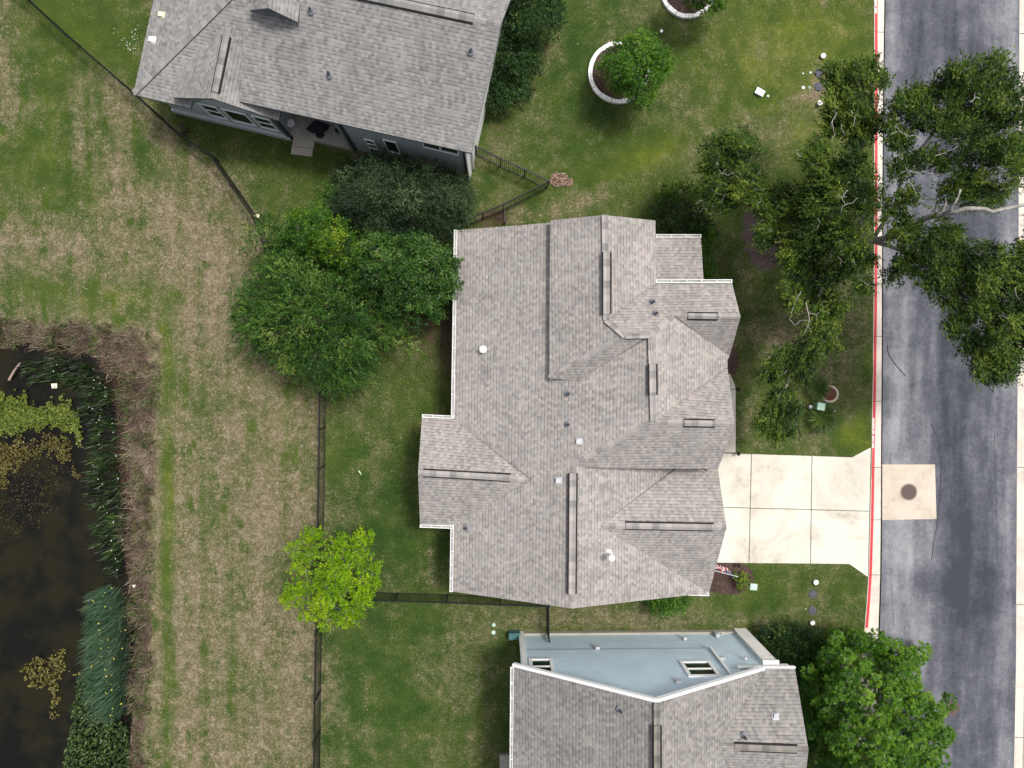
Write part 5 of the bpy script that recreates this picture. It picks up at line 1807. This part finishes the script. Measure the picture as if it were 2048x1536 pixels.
tree('evergreen_tree', 'dark grey green fine leaved tree filling the gap between grey and tan houses', 'tree', (800, 400, 0), cl, 'fine', M['leaf_dark'], M['bark_dark'], .14, seed=14)
cl = from_px([(645, 395, 2.0, 12), (658, 380, 2.2, 11), (640, 412, 2.0, 9), (655, 405, 2.3, 10)], .5, 8)
tree('shrub', 'small light green sapling at the left edge of the dark fine leaved tree', 'shrub', (655, 402, 0), cl, 'broad', M['leaf_lime'], M['bark_grey'], .03, seed=15)

# --- bushes beside the grey house
for poly, lab, base, sd, h in (([(1010, -60), (1060, -50), (1110, -10), (1120, 40), (1100, 80), (1060, 85), (1020, 70), (1000, 40)], 'dark green bush at the top edge beside the grey house wall', (1050, 30, 0), 21, 2.6),
                               ([(995, 80), (1040, 85), (1070, 95), (1075, 130), (1050, 155), (1010, 150), (985, 140), (988, 110)], 'dark green bush beside the grey house, middle one of three', (1025, 120, 0), 22, 2.0),
                               ([(978, 150), (1020, 150), (1052, 165), (1045, 195), (1015, 213), (985, 208), (968, 195)], 'dark green bush nearest the corner of the grey house', (1010, 180, 0), 23, 1.5)):
    cl = fill(poly, 17, h*.5, h, .42, .42, sd, .13, .6)
    tree('bush', lab, 'bush', base, cl, 'broad', M['leaf_bush'], M['bark_dark'], .05, seed=sd, group='dark bushes beside the grey house')

# --- young trees in the stone rings
YR = [(1222, 100), (1245, 78), (1275, 70), (1305, 68), (1325, 88), (1342, 120), (1335, 150), (1338, 165), (1310, 180), (1308, 205), (1280, 210), (1255, 190), (1225, 185), (1215, 160), (1203, 130)]
cl = fill(YR, 18, 2.4, 3.9, .33, .52, 25, .13, .6, .7, 10)
tree('young_tree', 'bright green young tree inside the full stone ring', 'tree', (1240, 148, 0), cl, 'broad', M['leaf_young'], M['bark_grey'], .06, seed=26)
YR2 = [(1370, -40), (1400, -80), (1450, -60), (1465, -20), (1440, 2), (1420, 14), (1395, 10), (1372, -5)]
cl = fill(YR2, 15, 2.3, 3.6, .34, .50, 27, .11, .6)
tree('young_tree', 'green young tree cut off by the top edge of the photo', 'tree', (1376, -15, 0), cl, 'broad', M['leaf_young'], M['bark_grey'], .06, seed=28)

# --- spreading tree over the road
OAK = [(1700, 160, 7, 36), (1740, 158, 7.5, 32), (1765, 172, 7.6, 18), (1668, 160, 6.8, 22), (1680, 200, 7, 30), (1720, 225, 7.5, 38), (1690, 255, 7, 34), (1735, 262, 7.4, 28), (1712, 290, 7.2, 22), (1668, 238, 6.8, 18),
       (1455, 300, 5.5, 34), (1500, 296, 5.5, 30), (1480, 325, 5.6, 32), (1440, 352, 5.5, 30), (1490, 372, 5.5, 36), (1432, 395, 5.0, 22), (1462, 400, 5.2, 28), (1530, 400, 5.5, 34), (1570, 398, 5.5, 28), (1520, 355, 5.4, 16), (1425, 340, 5.2, 16),
       (1640, 320, 7.5, 40), (1660, 365, 7.5, 44), (1635, 415, 7, 44), (1705, 345, 8, 42), (1720, 400, 8, 42), (1605, 445, 6.5, 36), (1560, 440, 6, 30), (1640, 478, 7, 44), (1690, 465, 7.5, 40), (1590, 505, 6, 34), (1540, 470, 5.8, 26),
       (1625, 545, 6, 42), (1685, 530, 6.5, 40), (1725, 560, 7, 20), (1595, 590, 5.5, 32), (1655, 600, 5.5, 38), (1645, 650, 5.5, 32), (1620, 690, 5.4, 30), (1660, 685, 5.4, 18), (1585, 712, 5.0, 30), (1555, 735, 4.8, 26), (1605, 735, 5.0, 26), (1570, 790, 4.5, 32),
       (1545, 825, 4.4, 28), (1590, 815, 4.5, 22), (1560, 858, 4.3, 24), (1525, 845, 4.2, 14), (1585, 850, 4.3, 16), (1730, 510, 7.0, 24),
       (1800, 228, 8.5, 34), (1832, 200, 8.5, 26), (1842, 245, 8.5, 38), (1795, 285, 8.5, 30), (1885, 185, 9, 36), (1930, 160, 9.5, 36), (1982, 138, 9.5, 28), (1992, 180, 9.5, 38), (1930, 212, 9, 44), (1975, 245, 9, 44), (2030, 235, 9.5, 34), (1892, 262, 9, 38),
       (1955, 300, 9, 48), (2008, 320, 9.5, 42), (1870, 330, 8.5, 26), (1825, 330, 8.5, 28), (1792, 350, 8.2, 22), (1930, 370, 8.5, 38), (1975, 390, 8.5, 32), (1890, 385, 8.3, 22), (1810, 400, 8.0, 22), (1780, 420, 7.8, 22),
       (1800, 455, 8, 34), (1835, 498, 8, 42), (1885, 478, 8, 42), (1795, 528, 7.5, 26), (1905, 535, 8, 48), (1950, 515, 8.5, 42), (1860, 555, 8, 30), (1930, 595, 8.5, 46), (1990, 555, 9, 46), (2030, 505, 9, 34), (1990, 625, 9, 46), (2035, 615, 9, 40),
       (1905, 640, 8, 30), (1960, 680, 8.5, 42), (2010, 690, 8.5, 42), (1968, 728, 8, 32), (2005, 735, 8, 22), (2040, 560, 9, 30), (2075, 640, 9, 50), (2080, 540, 9, 50), (2090, 700, 8.5, 45), (2075, 300, 9.3, 45), (2090, 210, 9.3, 45), (2085, 440, 9, 36), (1880, 500, 8, 26)]
cl = from_px(OAK, .42, 30, .15, 6)+from_px([(x, y, h-.75, rp*.72) for x, y, h, rp in OAK], .36, 32, .12)
B0 = P(1590, 468, 0)
def Q(x, y, z): return P(x, y, z)
sk = [([B0-Vector((0, 0, .2)), B0+Vector((.1, 0, .6)), Q(1640, 474, 1.9), Q(1700, 480, 3.6)], .33, .24),
      ([Q(1700, 480, 3.6), Q(1745, 482, 4.8), Q(1800, 468, 5.9), Q(1850, 437, 7.6), Q(1905, 424, 8.4), Q(1942, 417, 8.9), Q(1985, 424, 9.2), Q(2045, 410, 9.5), Q(2110, 400, 9.6)], .15, .05),
      ([Q(1880, 431, 8.0), Q(1902, 420, 8.6), Q(1913, 400, 9.0), Q(1921, 378, 9.2)], .065, .035),
      ([Q(1700, 480, 3.6), Q(1725, 440, 5.2), Q(1728, 400, 6.2), Q(1712, 350, 6.8), Q(1722, 290, 6.9), Q(1708, 215, 6.7)], .10, .03),
      ([Q(1745, 482, 4.8), Q(1790, 410, 6.4), Q(1815, 330, 7.5), Q(1870, 262, 8.2), Q(1940, 215, 8.7)], .09, .03),
      ([Q(1660, 478, 2.6), Q(1640, 455, 3.8), Q(1600, 430, 4.7), Q(1540, 395, 5.1), Q(1480, 360, 5.2)], .14, .05),
      ([Q(1660, 478, 2.6), Q(1660, 520, 4.2), Q(1640, 580, 4.9), Q(1625, 650, 5.0), Q(1590, 720, 4.6), Q(1565, 800, 4.2)], .14, .045),
      ([Q(1745, 482, 4.8), Q(1800, 500, 6.2), Q(1870, 540, 7.4), Q(1940, 590, 8.0), Q(1985, 660, 8.1)], .10, .03)]
bare = [([(1602, 583, 5.9), (1590, 605, 5.9), (1582, 625, 5.8), (1579, 640, 5.7), (1590, 651, 5.7)], .03, .014), ([(1590, 651, 5.7), (1600, 641, 5.8), (1618, 640, 5.8)], .016, .012), ([(1612, 605, 6.0), (1616, 624, 6.0), (1619, 640, 6.0), (1614, 655, 5.9), (1608, 670, 5.8)], .032, .012),
        ([(1616, 624, 6.0), (1632, 630, 6.0), (1642, 621, 6.0), (1659, 627, 5.9)], .018, .009), ([(1632, 630, 6.0), (1635, 639, 5.9)], .012, .008), ([(1616, 652, 5.9), (1624, 665, 5.9)], .014, .008),
        ([(1672, 224, 7.8), (1665, 240, 7.9), (1667, 262, 7.9), (1665, 284, 7.9)], .024, .012), ([(1665, 240, 7.9), (1660, 258, 7.9)], .014, .008), ([(1703, 222, 7.9), (1710, 234, 8), (1707, 253, 8)], .022, .012), ([(1710, 234, 8), (1714, 228, 8)], .014, .009), ([(1680, 248, 7.8), (1686, 262, 7.9), (1690, 272, 7.9)], .016, .009),
        ([(1592, 298, 8), (1597, 310, 8), (1610, 315, 8), (1625, 325, 7.8)], .012, .018), ([(1597, 310, 8), (1600, 316, 8)], .008, .006), ([(1603, 312, 8), (1602, 304, 8)], .009, .006),
        ([(1438, 340, 6.1), (1445, 347, 6.1), (1457, 350, 6.1), (1468, 345, 6.1)], .015, .010), ([(1445, 347, 6.1), (1452, 338, 6.1)], .012, .008), ([(1695, 380, 8.7), (1684, 395, 8.7), (1690, 410, 8.7), (1682, 425, 8.6)], .022, .010), ([(1690, 410, 8.7), (1704, 406, 8.7), (1716, 395, 8.7)], .014, .009), ([(1694, 393, 8.7), (1672, 392, 8.7)], .012, .009),
        ([(1780, 268, 9.1), (1800, 262, 9.2), (1830, 270, 9.2), (1848, 285, 9.1)], .022, .010), ([(1800, 262, 9.2), (1790, 252, 9.2), (1801, 246, 9.2)], .014, .008), ([(1808, 264, 9.2), (1815, 280, 9.2)], .012, .008), ([(1870, 312, 9), (1895, 302, 9), (1918, 292, 9)], .025, .02), ([(1800, 348, 8.8), (1815, 340, 8.8), (1840, 345, 8.8), (1882, 350, 8.8)], .016, .010), ([(1815, 340, 8.8), (1810, 330, 8.8)], .012, .008), ([(1818, 358, 8.8), (1828, 378, 8.8), (1834, 394, 8.8)], .022, .010),
        ([(1960, 531, 9.3), (1958, 550, 9.3), (1962, 572, 9.3), (1957, 595, 9.2)], .018, .010), ([(1962, 572, 9.3), (1950, 582, 9.3)], .012, .008), ([(1876, 500, 8.8), (1880, 515, 8.8), (1890, 522, 8.8), (1903, 524, 8.8)], .020, .010), ([(1680, 482, 8), (1684, 494, 8), (1681, 506, 8)], .024, .012), ([(1675, 513, 7.6), (1683, 520, 7.6), (1680, 530, 7.6)], .020, .010), ([(1705, 517, 7.4), (1710, 530, 7.4)], .018, .010),
        ([(1660, 462, 7.8), (1672, 455, 7.8), (1680, 452, 7.8)], .016, .010), ([(1940, 205, 9.8), (1950, 195, 9.9), (1960, 196, 9.9)], .03, .018), ([(1950, 195, 9.9), (1948, 188, 9.9)], .02, .012), ([(2030, 575, 9.7), (2032, 590, 9.7), (2040, 600, 9.7)], .018, .010), ([(1390, 408, 5.2), (1398, 402, 5.3), (1412, 400, 5.3)], .010, .018), ([(1400, 425, 5.0), (1408, 415, 5.1), (1414, 420, 5.1)], .012, .010), ([(1408, 415, 5.1), (1407, 402, 5.1)], .012, .008),
        ([(2000, 380, 9.3), (2025, 368, 9.4), (2055, 355, 9.4)], .035, .03), ([(1636, 435, 7.9), (1640, 446, 7.9), (1634, 458, 7.9)], .018, .009)]
tree('spreading_tree', 'large dark green tree spreading from the front lawn over the road with pale limbs', 'tree', (1590, 468, 0), cl, 'oak', M['leaf_oak'], M['bark_oak'], .3, skeleton=sk, seed=31, centre=(1720, 450, 5), bare=bare, twigs=2)

# --- bright lobed tree, bottom right
RT = [(1632, 1262), (1660, 1255), (1690, 1262), (1715, 1258), (1735, 1272), (1760, 1270), (1772, 1290), (1800, 1290), (1830, 1300), (1842, 1322), (1832, 1345), (1850, 1345), (1862, 1362), (1850, 1380), (1876, 1392), (1892, 1410), (1888, 1430), (1908, 1452), (1900, 1478), (1870, 1500), (1890, 1520), (1895, 1545),
      (1880, 1620), (1800, 1680), (1700, 1660), (1640, 1600), (1620, 1540), (1632, 1500), (1612, 1470), (1622, 1430), (1600, 1410), (1612, 1370), (1600, 1340), (1640, 1320)]
cl = fill(RT, 29, 3.4, 6.4, .38, .50, 33, .13, .8, (.8, 1.5, 2.2, 2.9), 10)
tree('lobed_tree', 'bright glossy green tree with lobed crown at the bottom beside the road', 'tree', (1700, 1400, 0), cl, 'rosette', M['leaf_rosette'], M['bark_grey'], .16, seed=34, twigs=1)
cl = fill([(1545, 1265), (1600, 1262), (1635, 1280), (1640, 1330), (1600, 1350), (1560, 1330), (1530, 1300)], 15, 1.1, 2.0, .36, .55, 35, .14, .6, (.5, .9))
tree('shrub', 'dark fine leaved shrub between the blue grey house and the lobed tree', 'shrub', (1590, 1295, 0), cl, 'fine', M['leaf_bush'], M['bark_dark'], .03, seed=36)
cl = fill([(1510, 1280), (1535, 1280), (1545, 1310), (1550, 1335), (1530, 1325), (1515, 1300)], 11, .5, 1.1, .22, .6, 37, .12, .6)
tree('shrub', 'small light green shrub against the pale stone corner of the bottom house', 'shrub', (1528, 1305, 0), cl, 'broad', M['leaf_bush'], M['bark_dark'], .02, seed=38)
cl = fill([(1585, 1345), (1625, 1335), (1650, 1360), (1645, 1400), (1630, 1440), (1640, 1500), (1600, 1490), (1590, 1400)], 18, .8, 2.2, .40, .45, 39, .12, .6)
tree('shrub', 'shaded green shrub under the lobed tree beside the dark roof', 'shrub', (1620, 1420, 0), cl, 'broad', M['leaf_bright'], M['bark_dark'], .03, seed=40)

# --- shrubs round the tan house
cl = fill([(1315, 415), (1360, 405), (1400, 418), (1418, 440), (1420, 470), (1395, 478), (1330, 478), (1312, 450)], 14, .8, 1.7, .30, .48, 41, .12, .6)
tree('shrub', 'dark green shrub behind the small front roof of the tan house', 'shrub', (1365, 448, 0), cl, 'broad', M['leaf_bush'], M['bark_dark'], .03, seed=42)
cl = fill([(1402, 452), (1418, 450), (1425, 500), (1424, 555), (1408, 560), (1404, 510)], 9, .7, 1.3, .22, .58, 43, .12, .6)
tree('hedge', 'narrow bright green hedge along the small front roof', 'hedge', (1414, 505, 0), cl, 'broad', M['leaf_bright'], M['bark_dark'], .02, seed=44)
cl = fill([(1325, 382), (1350, 370), (1385, 375), (1405, 392), (1380, 402), (1345, 405), (1328, 398)], 11, .6, 1.2, .22, .50, 45, .13, .6)
tree('shrub', 'yellowish green shrub on the lawn behind the tan house roof', 'shrub', (1365, 390, 0), cl, 'broad', M['leaf_lime'], M['bark_dark'], .02, seed=46)
cl = fill([(1300, 1190), (1350, 1180), (1368, 1200), (1350, 1222), (1325, 1230), (1305, 1215)], 12, .7, 1.4, .26, .52, 47, .12, .6)
tree('shrub', 'bright green shrub half under the lower roof edge of the tan house', 'shrub', (1335, 1203, 0), cl, 'broad', M['leaf_bright'], M['bark_dark'], .02, seed=48)
cl = fill([(1473, 1152), (1488, 1150), (1495, 1165), (1488, 1176), (1476, 1174)], 7, .3, .7, .15, .72, 49, .14, .6)
tree('shrub', 'small yellow green rose bush with pale blooms in the mulch bed', 'shrub', (1484, 1163, 0), cl, 'star', M['leaf_lime'], M['bark_dark'], .012, seed=50, twigs=0)
M['bloom'] = plain('bloom', (.75, .66, .40), .6, .1)
for x, y in ((1496, 1158), (1475, 1156), (1489, 1172)):
    pass

# --- blades: spiky plants, reeds, bank grass
def blades(name, base, tip, w, tone, mat, parent=None, bend=.25):
    """each blade two stacked triangles bending outward"""
    N = len(base)
    d = tip-base
    sd = unit(np.cross(d, np.array([0, 0, 1.0]))+1e-6)
    midp = base+d*.55; midp[:, 2] += np.linalg.norm(d, axis=1)*bend*.5
    w = w[:, None]
    V1 = np.stack([base-sd*w/2, base+sd*w/2, midp+sd*w*.42, midp-sd*w*.42], 1)
    V2 = np.stack([midp-sd*w*.42, midp+sd*w*.42, tip+sd*w*.06, tip-sd*w*.06], 1)
    return quads_mesh(name, np.concatenate([V1, V2]), np.concatenate([tone, tone]), mat, parent)


def tuft(px, py, n, L, rng, z=0.0, lean=(0, 0), spread=1.0, h=.55):
    c = np.array(P(px, py, z))
    a = rng.random(n)*2*PI
    rr = L*rng.uniform(.5, 1.0, n)
    base = c+np.stack([np.cos(a)*.06, np.sin(a)*.06, 0*a], 1)
    tip = c+np.stack([np.cos(a)*rr*spread+lean[0], np.sin(a)*rr*spread+lean[1], rr*h*rng.uniform(.4, 1.3, n)], 1)
    return base, tip


M['blade_green'] = leafmat('blade_green', [(0, (.018, .040, .008)), (.5, (.050, .095, .015)), (1, (.14, .19, .05))], .5, .2)
M['blade_reed'] = leafmat('blade_reed', [(0, (.018, .045, .026)), (.5, (.050, .100, .055)), (.85, (.095, .155, .090)), (1, (.20, .25, .15))], .45, .15)
M['blade_tan'] = leafmat('blade_tan', [(0, (.030, .020, .016)), (.35, (.080, .058, .044)), (.7, (.170, .132, .092)), (1, (.31, .26, .185))], .9, .1, (1, .95, .8))
M['pad_green'] = leafmat('pad_green', [(0, (.020, .032, .005)), (.45, (.062, .088, .012)), (.8, (.115, .150, .022)), (1, (.20, .24, .05))], .4, .1)
M['pad_brown'] = leafmat('pad_brown', [(0, (.018, .013, .005)), (.45, (.055, .044, .012)), (.8, (.100, .090, .020)), (1, (.17, .16, .05))], .5, .1)
M['pond_leaf'] = leafmat('pond_leaf', [(0, (.006, .010, .004)), (.45, (.019, .038, .011)), (.8, (.046, .084, .020)), (1, (.12, .17, .06))], .4, .12)
M['bloom_white'] = leafmat('bloom_white', [(0, (.6, .6, .52)), (1, (.85, .85, .78))], .6, .1, (1, 1, 1))
M['bloom_yellow'] = leafmat('bloom_yellow', [(0, (.55, .45, .03)), (1, (.75, .68, .12))], .6, .1, (1, 1, 1))
for x, y, l, sd in ((1632, 777, 'spiky grassy plant above the red mulch ring', 1), (1640, 836, 'larger spiky grassy plant below the pale green utility box', 2)):
    rng = np.random.default_rng(sd)
    B, Tp = tuft(x, y, 620 if sd == 2 else 420, .95 if sd == 2 else .75, rng)
    o = blades('grass_clump', B, Tp, rng.uniform(.02, .04, len(B)), rng.normal(.45, .2, len(B)).clip(0, 1), M['blade_green'])
    tag(o, l, 'grass plant')
for x, y, n, l, mt, sd in ((270, 880, 130, 'spiky light green grass tuft at the right edge of the pond', 'blade_green', 5), (300, 793, 60, 'blue green grass tuft on the dry pond bank', 'blade_reed', 6), (292, 690, 120, 'leafy green weed tuft at the pond corner', 'blade_green', 7)):
    rng = np.random.default_rng(sd)
    B, Tp = tuft(x, y, n, .62, rng, -.2, h=.5)
    o = blades('grass_clump', B, Tp, rng.uniform(.025, .045, n), rng.normal(.62, .2, n).clip(0, 1), M[mt])
    tag(o, l, 'grass plant')


def scatter(poly, n, rng, edge=0):
    xs = [p[0] for p in poly]; ys = [p[1] for p in poly]
    X = rng.uniform(min(xs), max(xs), n*3); Y = rng.uniform(min(ys), max(ys), n*3)
    k = inside(X, Y, poly)
    return X[k][:n], Y[k][:n]


def world(X, Y, z):
    return np.array([P(x, y, zz)[:] for x, y, zz in zip(X, Y, z if hasattr(z, '__len__') else [z]*len(X))])


rng = np.random.default_rng(77)
WZ = -0.42


def bank_z(X, Y):
    d = seg_dist(X, Y, POND)
    sd_ = np.where(inside(X, Y, POND), d, -d)
    return np.maximum(-1.15*np.clip(sd_/34*.5+.5, 0, 1)**1.3, WZ)


# reeds: blue green blades leaning to the left
RP = [(188, 1180), (215, 1168), (240, 1175), (252, 1205), (256, 1260), (256, 1320), (252, 1380), (246, 1420), (225, 1434), (200, 1425), (188, 1390), (182, 1340), (180, 1280), (182, 1225)]
X, Y = scatter(RP, 2500, rng)
B = world(X+6, Y, WZ)
side = np.clip((X-215)/40, -1, 1)
lean = np.stack([-.35+.65*np.clip(side, 0, 1)+rng.normal(size=len(X))*.16, -.18+rng.normal(size=len(X))*.2, .75+rng.random(len(X))*.45], 1)
Tp = B+lean*rng.uniform(.55, .95, len(X))[:, None]
o = blades('reeds', B, Tp, rng.uniform(.018, .036, len(X)), rng.normal(.46, .30, len(X)).clip(0, 1), M['blade_reed'], bend=.2)
tag(o, 'dense blue green reeds leaning out of the pond at lower left', 'reeds', kind='stuff')


def small_quads(X, Y, z, size, rng, up=.9, mat=None, name='', label='', cat='', tone=.5, tv=.22, asp=.75, n6=False):
    C = world(X, Y, z)
    N = len(X)
    D = rng.normal(size=(N, 3)); D[:, 2] *= .35
    Nn = np.array([0, 0, 1.0])*up+rng.normal(size=(N, 3))*(1-up)
    L = size*rng.uniform(.6, 1.3, N)
    V = leaves(C, D, Nn, L, L*asp)
    o = quads_mesh(name, V, (tone+rng.normal(size=N)*tv).clip(0, 1), mat)
    return tag(o, label, cat, kind='stuff')


def thin(X, Y, poly, rng, w=18, sc=16, thr=.35):
    """break a scatter up into ragged patches"""
    d = seg_dist(X, Y, poly)
    nz = vnoise(X+500, Y+500, sc, 9)
    k = np.clip(d/w, 0, 1)*.7+nz*.6 > thr+rng.random(len(X))*.3
    return X[k], Y[k]


PADS = [(-60, 775), (20, 770), (55, 778), (75, 800), (110, 790), (140, 775), (160, 800), (168, 840), (182, 862), (178, 890), (150, 900), (120, 880), (90, 870), (60, 875), (30, 885), (-60, 880)]
X, Y = scatter(PADS, 7000, rng); X, Y = thin(X, Y, PADS, rng, 34, 9, .54)
small_quads(X, Y, WZ+.02+rng.random(len(X))*.16, .125, rng, .85, M['pad_green'], 'water_plants', 'bright green floating leaves covering the upper pond', 'water plants', .55, .2, .8)
BR = [(-60, 850), (40, 852), (100, 848), (150, 862), (182, 870), (172, 930), (175, 960), (150, 985), (120, 955), (90, 940), (60, 960), (40, 985), (0, 1000), (-60, 1000)]
X, Y = scatter(BR, 7000, rng); X, Y = thin(X, Y, BR, rng, 50, 12, .60)
small_quads(X, Y, WZ+.015+rng.random(len(X))*.10, .10, rng, .85, M['pad_brown'], 'water_plants', 'brownish yellow floating leaves below the green ones in the pond', 'water plants', .55, .28, .8)
BB_ = [(-60, 930), (60, 900), (150, 910), (165, 980), (120, 1060), (40, 1100), (-60, 1120)]
X, Y = scatter(BB_, 2600, rng); X, Y = thin(X, Y, BB_, rng, 40, 18, .72)
small_quads(X, Y, WZ+.008+rng.random(len(X))*.02, .08, rng, .9, M['pad_brown'], 'pond_weed', 'sparse brown weed sunk in the dark pond', 'pond weed', .15, .12, .8)
BK = [(25, 1335), (60, 1310), (90, 1305), (120, 1290), (142, 1290), (136, 1325), (150, 1340), (185, 1325), (180, 1345), (150, 1362), (130, 1350), (120, 1385), (137, 1395), (120, 1420), (128, 1435), (105, 1450), (90, 1430), (100, 1390), (75, 1385), (55, 1380), (40, 1360)]
X, Y = scatter(BK, 1500, rng); X, Y = thin(X, Y, BK, rng, 12, 8, .72)
small_quads(X, Y, WZ+.02+rng.random(len(X))*.2, .11, rng, .8, M['pad_brown'], 'water_plants', 'ragged patch of brown leaves floating in the lower pond', 'water plants', .75, .2, .8)
# leafy pond margin, blades and arrow shaped leaves
MG = [(45, 715), (90, 702), (150, 708), (195, 730), (222, 765), (238, 800), (244, 850), (250, 900), (256, 960), (262, 1010), (264, 1060), (256, 1110), (250, 1160), (212, 1160), (215, 1120), (195, 1090), (186, 1050), (178, 1000), (172, 950), (185, 900), (185, 860), (165, 830), (160, 790), (130, 770), (90, 775), (60, 765), (45, 745)]
X, Y = scatter(MG, 5200, rng); X, Y = thin(X, Y, MG, rng, 9, 7, .88)
B = world(X, Y, bank_z(X, Y))
n = len(X)
Tp = B+np.stack([-.14+rng.normal(size=n)*.20, -.10+rng.normal(size=n)*.14, .12+rng.random(n)*.45], 1)
tn = .10+.42*vnoise(X+20, Y+10, 14, 41)+rng.normal(size=n)*.2
o = blades('marsh_plants', B, Tp, rng.uniform(.025, .075, n), tn.clip(0, 1), M['pond_leaf'], bend=.1)
tag(o, 'dark leafy marsh plants along the right side of the pond', 'marsh plants', kind='stuff')
k = rng.choice(n, 46, replace=False)
small_quads(X[k], Y[k], .12, .055, rng, .8, M['bloom_white'], 'blossoms', 'white flowers dotted over the dark marsh plants', 'flowers', .6, .3, .8)
LM = [(150, 1355), (185, 1350), (190, 1400), (200, 1430), (232, 1440), (255, 1450), (262, 1500), (262, 1560), (250, 1700), (120, 1700), (125, 1540), (130, 1480), (140, 1450), (135, 1420), (150, 1400)]
X, Y = scatter(LM, 4600, rng); X, Y = thin(X, Y, LM, rng, 9, 14, .3)
n = len(X)
C = world(X, Y, WZ+.1+rng.random(n)*.45)
D = np.stack([-.8+rng.normal(size=n)*.35, -.75+rng.normal(size=n)*.35, -.1+rng.normal(size=n)*.3], 1)
V = leaves(C, D, np.array([-.2, .3, 1.0])+rng.normal(size=(n, 3))*.4, rng.uniform(.13, .24, n), rng.uniform(.06, .11, n), .1)
o = quads_mesh('marsh_plants', V, rng.normal(.62, .24, n).clip(0, 1), M['pond_leaf'])
tag(o, 'glossy green spear leaved plants at the bottom of the pond', 'marsh plants', kind='stuff')
X, Y = scatter(RP, 34, rng)
small_quads(X, Y, .38, .075, rng, .8, M['bloom_yellow'], 'blossoms', 'yellow flowers scattered over the blue green reeds', 'flowers', .6, .3, .8)
# bank growth: dry grass over a wide ragged belt, hanging over the water
BELT = [(-40, 634), (60, 640), (150, 640), (230, 645), (290, 660), (318, 690), (322, 760), (314, 900), (312, 1050), (308, 1200), (310, 1300), (306, 1400), (298, 1600),
        (244, 1600), (250, 1440), (254, 1310), (248, 1150), (242, 1010), (238, 900), (236, 800), (222, 755), (190, 728), (120, 706), (60, 696), (-40, 698)]
X, Y = scatter(BELT, 22000, rng)
nz = vnoise(X+700, Y+300, 26, 12); nz2 = vnoise(X+100, Y+900, 9, 13)
d = seg_dist(X, Y, BELT)
k = (np.clip(d/30, 0, 1)*.5+nz*.65+nz2*.5) > .60+rng.random(len(X))*.40
X, Y = X[k], Y[k]
n = len(X)
B = world(X, Y, bank_z(X, Y))
Tp = B+np.stack([rng.normal(size=n)*.17-.05, rng.normal(size=n)*.17, .05+rng.random(n)*.30], 1)
tn = .28+.5*vnoise(X+30, Y+60, 18, 21)+rng.normal(size=n)*.2
o = blades('bank_grass', B, Tp, rng.uniform(.012, .030, n), tn.clip(0, 1), M['blade_tan'], bend=.2)
tag(o, 'dry tan and purple grass along the pond bank', 'dry grass', kind='stuff')
k = (vnoise(X+50, Y+70, 22, 31) > .52) & (rng.random(n) < .6)
X, Y = X[k], Y[k]; n = len(X)
B = world(X, Y, bank_z(X, Y))
Tp = B+np.stack([rng.normal(size=n)*.15, rng.normal(size=n)*.15, .08+rng.random(n)*.30], 1)
o = blades('bank_weeds', B, Tp, rng.uniform(.016, .04, n), rng.normal(.5, .25, n).clip(0, 1), M['blade_green'], bend=.2)
tag(o, 'green weeds mixed into the dry grass of the pond bank', 'weeds', kind='stuff')
# fallen leaves
# loose specks on the lawns
M['leaf_dead'] = leafmat('leaf_dead', [(0, (.10, .055, .04)), (.5, (.25, .16, .125)), (1, (.42, .30, .25))], .8, .1, (1, .9, .8))
DL = [(1098, 352), (1110, 343), (1130, 345), (1146, 358), (1148, 368), (1130, 376), (1110, 376), (1100, 366)]
X, Y = scatter(DL, 420, rng); X, Y = thin(X, Y, DL, rng, 10, 9, .25)
small_quads(X, Y, .02+rng.random(len(X))*.06, .085, rng, .7, M['leaf_dead'], 'leaf_litter', 'pile of dead pinkish leaves by the fence corner', 'leaf litter', .55, .25, .75)
cl = from_px([(366, 262, .5, 7), (372, 268, .5, 7), (367, 272, .35, 7)], .3, 3)
M['leaf_plum'] = leafmat('leaf_plum', [(0, (.010, .008, .012)), (.6, (.040, .028, .045)), (1, (.12, .09, .12))], .6, .05, (1, 1, 1))
tree('shrub', 'small dark plum shrub growing against the black field fence', 'shrub', (368, 268, 0), cl, 'fine', M['leaf_plum'], M['bark_dark'], .015, seed=90, twigs=1)

rng = np.random.default_rng(123)
X = np.concatenate([rng.normal(1600, 90, 260), rng.normal(800, 70, 120), rng.uniform(660, 1000, 90), rng.uniform(1120, 1720, 160), rng.normal(640, 80, 140)])
Y = np.concatenate([rng.normal(600, 130, 260), rng.normal(690, 50, 120), rng.uniform(820, 1500, 90), rng.uniform(30, 400, 160), rng.normal(780, 25, 140)])
k = (X < 1735)
small_quads(X[k], Y[k], .03, .06, rng, .8, M['leaf_dead'], 'fallen_leaves', 'single dry leaves strewn over the lawns', 'leaf litter', .6, .25, .6)
X = np.concatenate([rng.normal(262, 12, 40), rng.normal(265, 30, 16), rng.uniform(330, 620, 22), rng.uniform(60, 260, 12)])
Y = np.concatenate([rng.normal(88, 10, 40), rng.normal(40, 30, 16), rng.uniform(500, 1500, 22), rng.uniform(120, 600, 12)])
small_quads(X, Y, .04, .045, rng, .8, M['bloom_white'], 'lawn_flowers', 'tiny white flowers dotted in the grass by the grey house', 'flowers', .6, .3, .8)
